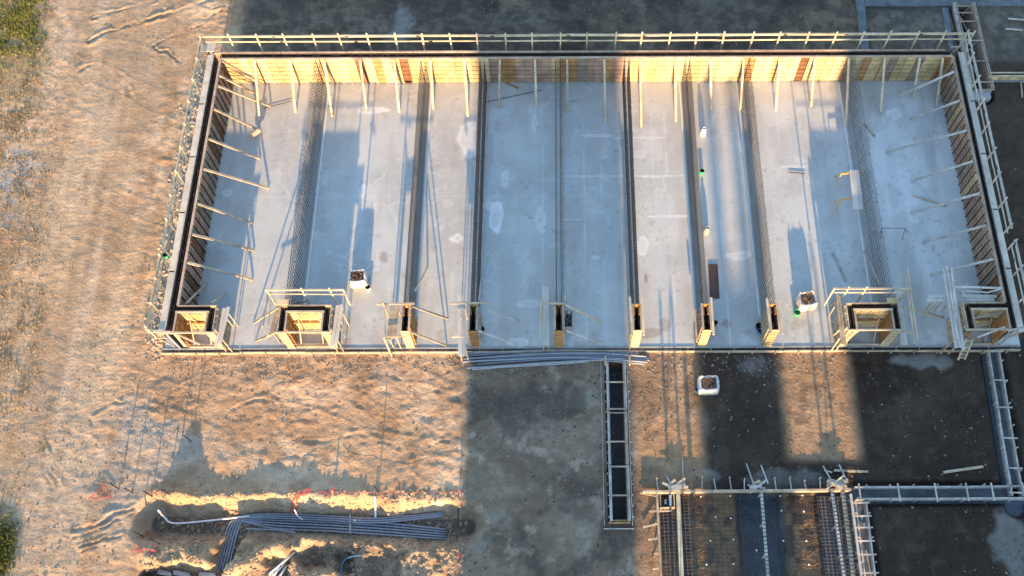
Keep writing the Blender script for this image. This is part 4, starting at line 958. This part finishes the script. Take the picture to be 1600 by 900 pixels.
for i, pts in enumerate(PP):
    z = GZ + .12 + (.09 if i % 3 == 1 else 0)
    q = MB(); q.tube(curve_pts([P(x, y, z) for x, y in pts]), .052, 7); o = q.build('plastic_pipe', M['pipe'], smooth=True)
    lab = ['second', 'third', 'fourth', 'fifth', 'sixth', 'seventh', 'topmost'][i].replace('topmost', 'first') + ' pipe from the top in the grey bundle below the front edge' if i < 7 else ('inner of two grey pipes splayed out below the bundle' if i == 7 else 'grey pipe lying lowest of all below the front edge bundle')
    tag(rebase(o, P(860, 557, GZ)), lab, 'pipe', 'grey pipes lying below the front edge')

# ------------------------------------------------------------------ conduits in the trench
zt = GZ - .9
def dpipe(pts, z, r, m, label, name='conduit', grp='grey conduits in the trench', n=6, zs=None):
    q = MB(); pp = [P(x, y, z if zs is None else zs[i]) for i, (x, y) in enumerate(pts)]
    q.tube(curve_pts(pp), r, 8); o = q.build(name, M[m], smooth=True); c0 = sum(pp, Vector()) / len(pp)
    return tag(rebase(o, c0), label, 'pipe', grp)
for k in range(5):
    d = k * 4.3
    dpipe([(334 + d * 1.05, 905), (344 + d * 1.0, 870), (352 + d, 838), (357 + d, 822 ), (364 + d * .9, 813 + d * .1), (382 + d * .3, 809 + d * .42), (430, 808.5 + d), (520, 812 + d * 1.05), (610, 818 + d * 1.05), (696, 827 + d * .9)], zt + .02 * (k % 2), .045, 'pipe', ['outermost', 'second outermost', 'middle', 'second innermost', 'innermost'][k] + ' of the five grey conduits bending from the branch into the trench')
for k in range(3):
    d = k * 3.4
    dpipe([(380, 804.5 + d * .6), (440, 803 + d), (520, 806.5 + d), (580, 810 + d), (640, 806 + d * .9), (693, 800.5 + d * .8)], zt + .12 + .02 * (k % 2), .042, 'pipe', ['highest', 'middle', 'lowest'][k] + ' of three grey conduits running straight on top of the bundle in the trench')
dpipe([(247, 797), (257, 808), (272, 817.5), (330, 813), (390, 806)], zt + .3, .045, 'white', 'white pipe with a raised end at the left end of the trench', 'pipe', None, zs=[GZ + .35, GZ - .2, zt + .3, zt + .25, zt + .2])
dpipe([(586, 776), (586.5, 790), (587, 808)], zt, .05, 'white', 'white pipe crossing the bright bank down into the trench', 'pipe', None, zs=[GZ + .3, GZ - .3, zt + .15])
dpipe([(460, 796), (466, 807), (473, 812)], zt, .035, 'white', 'thin white pipe end under the red tape loop at the trench', 'pipe', None, zs=[GZ + .1, GZ - .3, zt + .2])
dpipe([(385, 826), (430, 828), (462, 832)], GZ - .3, .03, 'pipe', 'thin grey cable lying on the lower trench bank', 'cable', None, zs=[GZ - .15, GZ - .2, GZ - .1])
t = [dpipe([(534, 900), (533, 885), (540, 874), (552, 869), (566, 868)], GZ - .3, .025, 'blue', 'thin blue hose curling in the dark hollow at the bottom', 'hose', None)]
for k, (a_, b_) in enumerate((((421, 897), (461, 862)), ((427, 899), (449, 876)), ((434, 905), (448, 884)))):
    p, q2 = G(*a_, .12), G(*b_, .12); q = MB(); q.tube([p, q2], .055, 8)
    tag(rebase(q.build('pipe', M['white'], smooth=True), (p + q2) / 2), ['longest of three white pipe lengths lying in the hollow', 'middle one of three white pipe lengths lying in the hollow', 'lowest of three white pipe lengths, cut by the bottom edge'][k], 'pipe')
for k, (a_, b_, l) in enumerate((((247, 893), (266, 897), 'leftmost'), ((271, 894), (296, 899), 'middle'), ((311, 897), (335, 899), 'rightmost'))):
    p, q2 = G(*a_, .1), G(*b_, .1); q = MB(); q.beam(p, q2, .2, .04); q.beam(p + Vector((.1, -.1, .05)), q2 + Vector((.1, -.05, .08)), .1, .03)
    tag(rebase(q.build('sheet', M['sack']), (p + q2) / 2), l + ' crumpled white sheet at the bottom edge left of the conduits', 'sheet')
for k, (a_, b_) in enumerate((((547, 842), (564, 854)),)):
    p, q2 = G(*a_, .15), G(*b_, .12); q = MB(); q.beam(p, q2, .08, .05); tag(rebase(q.build('timber', M['timber']), (p + q2) / 2), 'short pale timber on the bank above the dark hollow', 'timber')
# trench end bar and band straps
q = MB(); q.tube([G(716, 772, .1), G(716, 800, .12), G(714, 846, .1)], .03, 6); tag(rebase(q.build('bar', M['black']), G(716, 800)), 'long dark bar lying across the right end of the trench', 'bar')
for i, (ya_, yb_) in enumerate(((803, 817), (819, 834))):
    q = MB(); q.beam(P(547, ya_, zt + .25), P(547, yb_, zt + .18), .09, .03); tag(rebase(q.build('strap', M['conc']), P(547, ya_, zt + .2)), ['upper', 'lower'][i] + ' pale strap laid across the grey conduits in the trench', 'strap')
# survey stakes and barrier tape
def stake(px, py, h, label, m='timber', flag=None):
    p = G(px, py); q = MB(); q.tube([p - Vector((0, 0, .2)), p + Vector((random.uniform(-.03, .03), 0, h))], .034, 5)
    if flag:
        t = thing('stake', label, 'stake', tuple(p)); q.build('shaft', M[m], t); f = MB()
        for k in range(3): f.beam(p + Vector((0, 0, h - .05 * k)), p + Vector((random.uniform(-.25, .25), random.uniform(-.2, .2), h - .15 * k)), .09, .01)
        f.build('flag', M['red'], t)
    else: tag(rebase(q.build('stake', M[m]), p), label, 'stake')
stake(591, 769, 1.15, 'tall bare stake on the spoil bank above the trench', 'black')
stake(238, 776, 1.2, 'bare stake at the left end of the spoil bank', 'black')
stake(250, 850, 1.3, 'bare stake left of the red tape triangle near the bottom', 'black')
stake(224, 838, 1.2, 'bare stake above the red tape triangle near the bottom', 'black')
stake(186, 764, 1.1, 'leftmost bare stake above the red tape triangle on the open earth', 'black')
stake(207, 770, 1.0, 'bare stake between the red tape triangle and the trench end', 'black')
stake(264, 771, .9, 'bare stake on top of the highest spoil heap', 'black')
stake(299, 690, 1.2, 'bare stake standing on the grey gravel patch', 'black')
stake(309, 633, .35, 'short pale peg on open earth below the corner box', 'timber_new')
stake(521, 769, .4, 'short stake with red flag in the middle of the spoil bank', flag=1)
stake(719, 769, .6, 'stake with red flag at the right end of the string line', flag=1)
stake(717, 872, .3, 'low stake with red flag near the bottom at the shadow edge', flag=1)
q = MB(); q.tube([G(525, 769, .35), G(610, 770, .3), G(719, 769, .45)], .012, 4); tag(rebase(q.build('string_line', M['red']), G(620, 770)), 'thin red string line stretched between flagged stakes', 'string')
def tape(label, pts, wd=.05, lift=.1):
    q = MB(); pp = [G(x, y, lift + random.uniform(-.04, .06)) for x, y in pts]
    for a_, b_ in zip(pp, pp[1:]): q.beam(a_, b_, wd, .012)
    tag(rebase(q.build('barrier_tape', M['red']), pp[0]), label, 'tape')
tape('crumpled red barrier tape in a triangle at the end of the spoil bank', [(138, 779), (150, 769), (162, 756), (168, 764), (174, 778), (160, 776), (150, 780), (142, 776), (158, 762), (160, 774)])
tape('red barrier tape triangle round a stake near the bottom left', [(204, 862), (215, 852), (231, 829), (236, 844), (245, 861), (225, 858), (212, 862), (246, 862), (238, 850)])
tape('loop of red barrier tape hanging over the trench bank', [(487, 765), (478, 766), (466, 772), (459, 780), (455, 790), (455, 802)], .12, .15)
tape('second strand of the red barrier tape over the trench bank', [(484, 770), (470, 773), (463, 783), (462, 795), (460, 803)], .08, .15)
tape('scrap of red tape stuck on the lower left bank', [(498, 768), (520, 772), (524, 768)], .05)

# ------------------------------------------------------------------ reinforcement pit at the bottom right
x0, x1, y0, y1 = RB; zf = GZ - .05
t = thing('footing_formwork', 'long cross board with pegs along the top of the reinforcement pit', 'formwork', ((x0 + x1) / 2, y1, GZ))
A = P(1004, 769, GZ + .2); B = P(1330, 766, GZ + .2); L = (B - A).length
for k in range(3): q = MB(); q.beam(A.lerp(B, k / 3), A.lerp(B, (k + 1) / 3 - .003), .11, .3); q.build('board', M['timber'], t)
for px in (1028, 1071, 1097, 1119, 1143, 1163, 1213, 1237, 1260, 1282):
    a_ = P(px, 767, GZ + .25); b_ = G(px - 3 + random.uniform(-1, 3), 748 + random.uniform(-3, 4), .12); q = MB(); q.beam(a_, b_, .05, .05); q.build('prop', M['timber_grey'], t)
    q = MB(); q.beam(b_ - Vector((0, 0, .1)), b_ + Vector((0, 0, .16)), .06, .06); q.build('peg', M['timber_new'], t)
for a_, b_ in (((1166, 724), (1177, 755)), ((1189, 727), (1200, 755)), ((1286, 728), (1303, 758)), ((1311, 726), (1325, 755)), ((1066, 715), (1068, 762)), ((1042, 745), (1050, 760)), ((1288, 735), (1300, 738))):
    q = MB(); q.beam(G(*a_, .1), G(*b_, .35), .06, .06); q.build('brace', M['timber_grey'], t)
def knot(px, py, label, n=9, seed=1):
    rr = random.Random(seed); t = thing('timber_joint', label, 'timber', tuple(P(px, py, GZ)))
    for k in range(n):
        a_ = rr.uniform(-1, 1); q = MB(); l_ = rr.uniform(6, 20); x, y = px + rr.uniform(-8, 8), py + rr.uniform(-6, 6); s_ = rr.choice([-.35, .3, -.8, 1.4])
        q.beam(P(x - l_ * .7, y + l_ * s_ * .4, GZ + .3 + k * .012), P(x + l_ * .7, y - l_ * s_ * .4, GZ + .34 + k * .012), rr.uniform(.07, .14), .045); q.build('board', M[rr.choice(['timber', 'timber_new', 'timber_grey'])], t)
knot(1056, 757, 'pile of nailed boards where the left long board meets the cross board', 9, 3)
knot(1188, 758, 'small cluster of nailed boards at the middle long board', 7, 8)
knot(1311, 757, 'big tangle of nailed boards at the right end of the cross board', 16, 5)
def longboard(a_, b_, label, m, wd=.14, mark=False, z=GZ + .28):
    A = P(*a_, z); B = P(*b_, z); t = thing('long_board', label, 'board', tuple((A + B) / 2)); n = 3
    for k in range(n): q = MB(); q.beam(A.lerp(B, k / n), A.lerp(B, (k + 1) / n - .003), wd, .12); q.build('length', M[m], t)
    if mark:
        for k in range(26): q = MB(); c0 = A.lerp(B, (k + .5) / 26); q.beam(c0 - Vector((wd * .6, 0, -.065)), c0 + Vector((wd * .6, 0, .065)), .03, .02); q.build('tie', M['black'], t)
    for f in (.05, .35, .65, .9):
        c0 = A.lerp(B, f); q = MB(); q.box(c0.x - .04, c0.x + .04, c0.y - .04, c0.y + .04, GZ - .7, z - .061); q.build('peg', M['timber_grey'], t)
longboard((1026, 766), (1034, 925), 'leftmost long board over the reinforcement pit', 'timber', .1)
longboard((1059, 762), (1066, 925), 'wide pale long board, second from left over the reinforcement pit', 'timber_new', .2)
longboard((1189, 762), (1202, 925), 'middle long board over the blue footing channel', 'timber_grey', .13, True)
longboard((1300, 768), (1322, 925), 'long pale board with dark ties right of the middle', 'timber_grey', .13, True)
longboard((1316, 765), (1336, 925), 'long brown board next to the striped board at the pit edge', 'timber', .16, True)
longboard((1329, 772), (1349, 925), 'paired grey long board along the right side of the pit', 'timber_grey', .12)
for k, (a_, b_) in enumerate((((1000, 770), (1026, 775)), ((1014, 799), (1050, 798)), ((1005, 824), (1028, 818)), ((1013, 843), (1030, 841)), ((1022, 865), (1030, 864)), ((1020, 889), (1031, 888)))):
    p, q2 = G(*a_, .12), P(*b_, GZ + .25); q = MB(); q.beam(p, q2, .08, .06)
    tag(rebase(q.build('side_prop', M['timber']), (p + q2) / 2), ['highest', 'second highest', 'third', 'fourth', 'fifth', 'lowest'][k] + ' short prop against the leftmost long board of the pit', 'timber')
loose('timber', (1339, 777), (1364, 783), .2, .07, .05, 'timber_grey', 'short grey strut at the top of the short footing form', 'timber')
loose('timber', (1353, 860), (1362, 905), .15, .07, .06, 'timber_grey', 'slanting grey timber right of the short footing form at the bottom', 'timber')
# rebar mats
def mat_mesh(label, xa, xb, ya, yb, z, st, r, m, dbl=False):
    t = thing('rebar_mat', label, 'rebar', ((xa + xb) / 2, (ya + yb) / 2, z), 'rebar mats in the bottom right pit')
    for nm, dirx in (('cross_bars', True), ('long_bars', False)):
        q = MB()
        L0, L1 = (ya, yb) if dirx else (xa, xb)
        for v in np.arange(L0 + .05, L1, st if dirx else st * 1.25):
            for dz in ((0, .22) if dbl else (0,)):
                j = random.uniform(-.02, .02)
                if dirx: q.tube([(xa - random.uniform(0, .2), v + j, z + dz), (xb + random.uniform(0, .2), v - j, z + dz + random.uniform(-.02, .02))], r, 3, cap=False)
                else: q.tube([(v + j, ya, z + dz + .02), (v - j, yb, z + dz + .02)], r, 3, cap=False)
        q.build(nm, M[m], t, kind='stuff')
mat_mesh('dense rebar mat under the two left long boards of the pit', 5.2, 6.65, 5.2, y1 - .15, GZ - .3, .17, .014, 'rebar_pale', True)
mat_mesh('rebar mat over brown earth between left boards and middle channel', 6.9, 9.2, 5.2, y1 - .15, GZ - .18, .22, .015, 'rebar')
mat_mesh('rebar mat lying in the blue middle channel', 9.2, 11.2, 5.2, y1 - .15, GZ - .5, .22, .014, 'rebar')
mat_mesh('rebar mat over brown earth right of the middle channel', 11.4, 13.2, 5.2, y1 - .15, GZ - .18, .22, .015, 'rebar')
mat_mesh('dense rebar mat under the right long boards of the pit', 13.2, 14.7, 5.2, y1 - .15, GZ - .3, .17, .014, 'rebar_pale', True)
# small timber box with canister at the pit corner
a_ = P(1042, 783, GZ - .1); t = thing('box_insert', 'small dark timber box holding a white canister at the pit corner', 'box', (a_.x, a_.y, GZ - .4)); w_, l_ = .37, .38
for b4 in ((-w_, w_, -l_, -l_ + .05), (-w_, w_, l_ - .05, l_), (-w_, -w_ + .05, -l_ + .051, l_ - .051), (w_ - .05, w_, -l_ + .051, l_ - .051)):
    q = MB(); q.box(a_.x + b4[0], a_.x + b4[1], a_.y + b4[2], a_.y + b4[3], GZ - .5, GZ + .15); q.build('board', M['timber'], t)
q = MB(); q.box(a_.x - w_ + .06, a_.x + w_ - .06, a_.y - l_ + .06, a_.y + l_ - .06, GZ - .5, GZ - .25); q.build('base', M['black'], t)
q = MB(); q.tube([(a_.x + .17, a_.y - .27, GZ), (a_.x + .17, a_.y + .27, GZ)], .075, 10); tag(rebase(q.build('canister', M['white']), (a_.x + .17, a_.y, GZ)), 'white canister standing in the small timber box at the pit corner', 'canister')
q = MB(); q.box(a_.x - .12, a_.x + .0, a_.y - .14, a_.y + .08, GZ - .24, GZ - .1); tag(rebase(q.build('carton', M['white']), (a_.x - .06, a_.y, GZ - .24)), 'small white carton beside the canister in the timber box', 'carton')
# white spacers on the mats
sp0 = None
for k, (px, py) in enumerate(((1095, 776), (1118, 808), (1142, 810), (1104, 882), (1146, 843), (1146, 881), (1141, 775), (1221, 798), (1254, 774), (1256, 799), (1260, 845), (1264, 882), (1224, 845), (1182, 860), (1219, 775), (1110, 845))):
    p = P(px, py, GZ - .12)
    if sp0 is None:
        q = MB(); q.lathe((0, 0, 0), [(0, 0), (.045, 0), (.03, .05), (0, .055)], 8); o = q.build('rebar_spacer', M['white']); sp0 = o
    else: o = sp0.copy(); COL.objects.link(o)
    o.location = p; tag(o, 'small white spacer dot on the rebar mats of the pit', 'spacer', 'white spacers on the rebar mats')
# scrap white bits near the short footing form
for k, (px, py) in enumerate(((1345, 809), (1349, 820))):
    p = G(px, py, .05); q = MB(); q.beam(p, p + Vector((.16, .12, .05)), .06, .05); q.beam(p + Vector((.05, .1, 0)), p + Vector((.05, -.1, .03)), .05, .04)
    tag(rebase(q.build('scrap', M['white']), p), ['upper', 'lower'][k] + ' white scrap in the short footing form', 'scrap')

# ------------------------------------------------------------------ clods, stones and weeds
def scatter(name, label, n, m, fn, smin, smax, seed, flat=.6):
    rr = np.random.RandomState(seed); base = np.array([(1, 0, 0), (0, 1, 0), (-1, 0, 0), (0, -1, 0), (0, 0, 1), (0, 0, -.6)], float); F8 = np.array([(0, 1, 4), (1, 2, 4), (2, 3, 4), (3, 0, 4), (1, 0, 5), (2, 1, 5), (3, 2, 5), (0, 3, 5)])
    pts = fn(rr, n); n = len(pts); z = height(pts[:, 0], pts[:, 1]); s_ = smin + (smax - smin) * rr.rand(n) ** 3
    a = rr.rand(n) * 6.28; ca, sa = np.cos(a), np.sin(a); v = base[None] * (1 + (rr.rand(n, 6, 3) - .5) * .7); v[:, :, 2] *= flat
    x = v[:, :, 0] * ca[:, None] - v[:, :, 1] * sa[:, None]; y = v[:, :, 0] * sa[:, None] + v[:, :, 1] * ca[:, None]
    V = np.stack([x * s_[:, None] + pts[:, 0:1], y * s_[:, None] + pts[:, 1:2], v[:, :, 2] * s_[:, None] + z[:, None] + s_[:, None] * .15], -1).reshape(-1, 3)
    Fc = (F8[None] + np.arange(n)[:, None, None] * 6).reshape(-1, 3)
    me = bpy.data.meshes.new(name); me.from_pydata(V.tolist(), [], Fc.tolist()); me.materials.append(m); o = bpy.data.objects.new(name, me); COL.objects.link(o)
    o['kind'] = 'stuff'; o['label'] = label; o['category'] = 'stones'; return o
def anywhere(rr, n):
    x = rr.uniform(-33, 33, n * 3); y = rr.uniform(6, 50, n * 3)
    d = fbm(x, y, 3.5, 3, 91); k = (d > .42 + rr.rand(len(x)) * .2)
    k &= ~((x > -21.6) & (x < 25.2) & (y > 19.2) & (y < 38.6)); k &= ~((x > px0 - .3) & (x < px1 + .1) & (y > py0 - .3) & (y < py1 + .1)); k &= ~((x > 4.4) & (rr.rand(len(x)) > .3))
    return np.stack([x[k], y[k]], -1)[:n]
scatter('clods', 'loose brown clods of earth strewn over the ground', 6000, M['clod'], anywhere, .015, .09, 5, .4)
def side(rr, n): x = rr.normal(-21.9, .35, n); return np.stack([np.minimum(x, -21.42), rr.uniform(19, 38.5, n)], -1)
scatter('stones', 'heap of broken stones along the outside of the left wall', 1500, M['stone'], side, .04, .16, 6)
def front(rr, n): x = rr.uniform(-21, 15, n); return np.stack([x, 19.2 - np.abs(rr.normal(0, .7, n))], -1)
scatter('pebbles', 'pale pebbles below the front edge of the slab', 1800, M['stone'], front, .015, .08, 8)
def yard(rr, n): return np.stack([rr.uniform(-5, 25, n), rr.uniform(6, 19.2, n)], -1)
scatter('pebbles', 'small pale stones speckling the shaded yard', 700, M['stone'], yard, .015, .06, 14)
def clump(rr, n):
    p = yard(rr, n * 3); k = fbm(p[:, 0], p[:, 1], 1.6, 4, 151) > .42 + .22 * rr.rand(len(p)); return p[k][:n]
scatter('gravel', 'coarse gravel over the dark yard', 3500, M['clod_dark'], clump, .012, .065, 17)
def tz(rr, n): return np.stack([rr.uniform(P(225, 850).x, P(725, 850).x, n), rr.uniform(6.2, P(400, 765).y, n)], -1)
scatter('spoil', 'crumbled lumps of spoil round the trench', 7000, M['spoil'], tz, .02, .13, 19, .6)
def northy(rr, n): return np.stack([rr.uniform(-20, 34, n), rr.uniform(38.8, 46, n)], -1)
scatter('gravel', 'coarse gravel on the shaded ground behind the top wall', 1800, M['clod_dark'], northy, .015, .07, 18)
def westy(rr, n):
    x = rr.uniform(-33, -14, n * 2); y = rr.uniform(6, 19, n * 2); k = fbm(x, y, 2.5, 3, 95) > .47; return np.stack([x[k], y[k]], -1)[:n]
scatter('pebbles', 'pale pebbles on the lower left earth', 2500, M['stone'], westy, .015, .07, 9)
def grass(name, label, n, m, fn, seed, hmin=.08, hmax=.3):
    rr = np.random.RandomState(seed); p = fn(rr, n); n = len(p); z = height(p[:, 0], p[:, 1]); a = rr.rand(n) * 6.28; w_ = .02 + .03 * rr.rand(n); h_ = hmin + (hmax - hmin) * rr.rand(n)
    lx, ly = (rr.rand(n) - .5) * .35, (rr.rand(n) - .5) * .35
    v0 = np.stack([p[:, 0] - np.cos(a) * w_, p[:, 1] - np.sin(a) * w_, z - .02], -1); v1 = np.stack([p[:, 0] + np.cos(a) * w_, p[:, 1] + np.sin(a) * w_, z - .02], -1); v2 = np.stack([p[:, 0] + lx, p[:, 1] + ly, z + h_], -1)
    V = np.stack([v0, v1, v2], 1).reshape(-1, 3); me = bpy.data.meshes.new(name); me.from_pydata(V.tolist(), [], np.arange(3 * n).reshape(-1, 3).tolist()); me.materials.append(m)
    o = bpy.data.objects.new(name, me); COL.objects.link(o); o['kind'] = 'stuff'; o['label'] = label; o['category'] = 'grass'; return o
def gf(th, off, y0_, y1_, soft):
    def f(rr, n):
        x = rr.uniform(-40, -26, n * 5); y = rr.uniform(y0_, y1_, n * 5); xb_ = -29.3 - (y - 23) * .19 + off
        d = sm(soft, -soft, x - xb_ + (fbm(x, y, 1.5, 3, 97) - .5) * 4); k = rr.rand(len(x)) < (.12 + .88 * sm(th, th + .25, fbm(x, y, .8, 3, 99))) * d * sm(y0_, y0_ + 7, y)
        return np.stack([x[k], y[k]], -1)[:n]
    return f
grass('grass', 'yellow green weeds in the extreme top left corner', 50000, M['leaf'], gf(.40, -.1, 37, 52, .8), 3, .05, .2)
grass('dry_grass', 'dry yellow brown grass thinning out along the left edge', 26000, M['dry'], gf(.45, .3, 14, 50, 1.6), 4, .03, .12)
def lowleft(rr, n):
    q = P(4, 870, GZ); return np.stack([rr.normal(q.x - .2, .35, n), rr.normal(q.y, .8, n)], -1)
grass('weeds', 'small dark patch of weeds at the left edge near the bottom', 3500, M['leaf'], lowleft, 12, .1, .35)
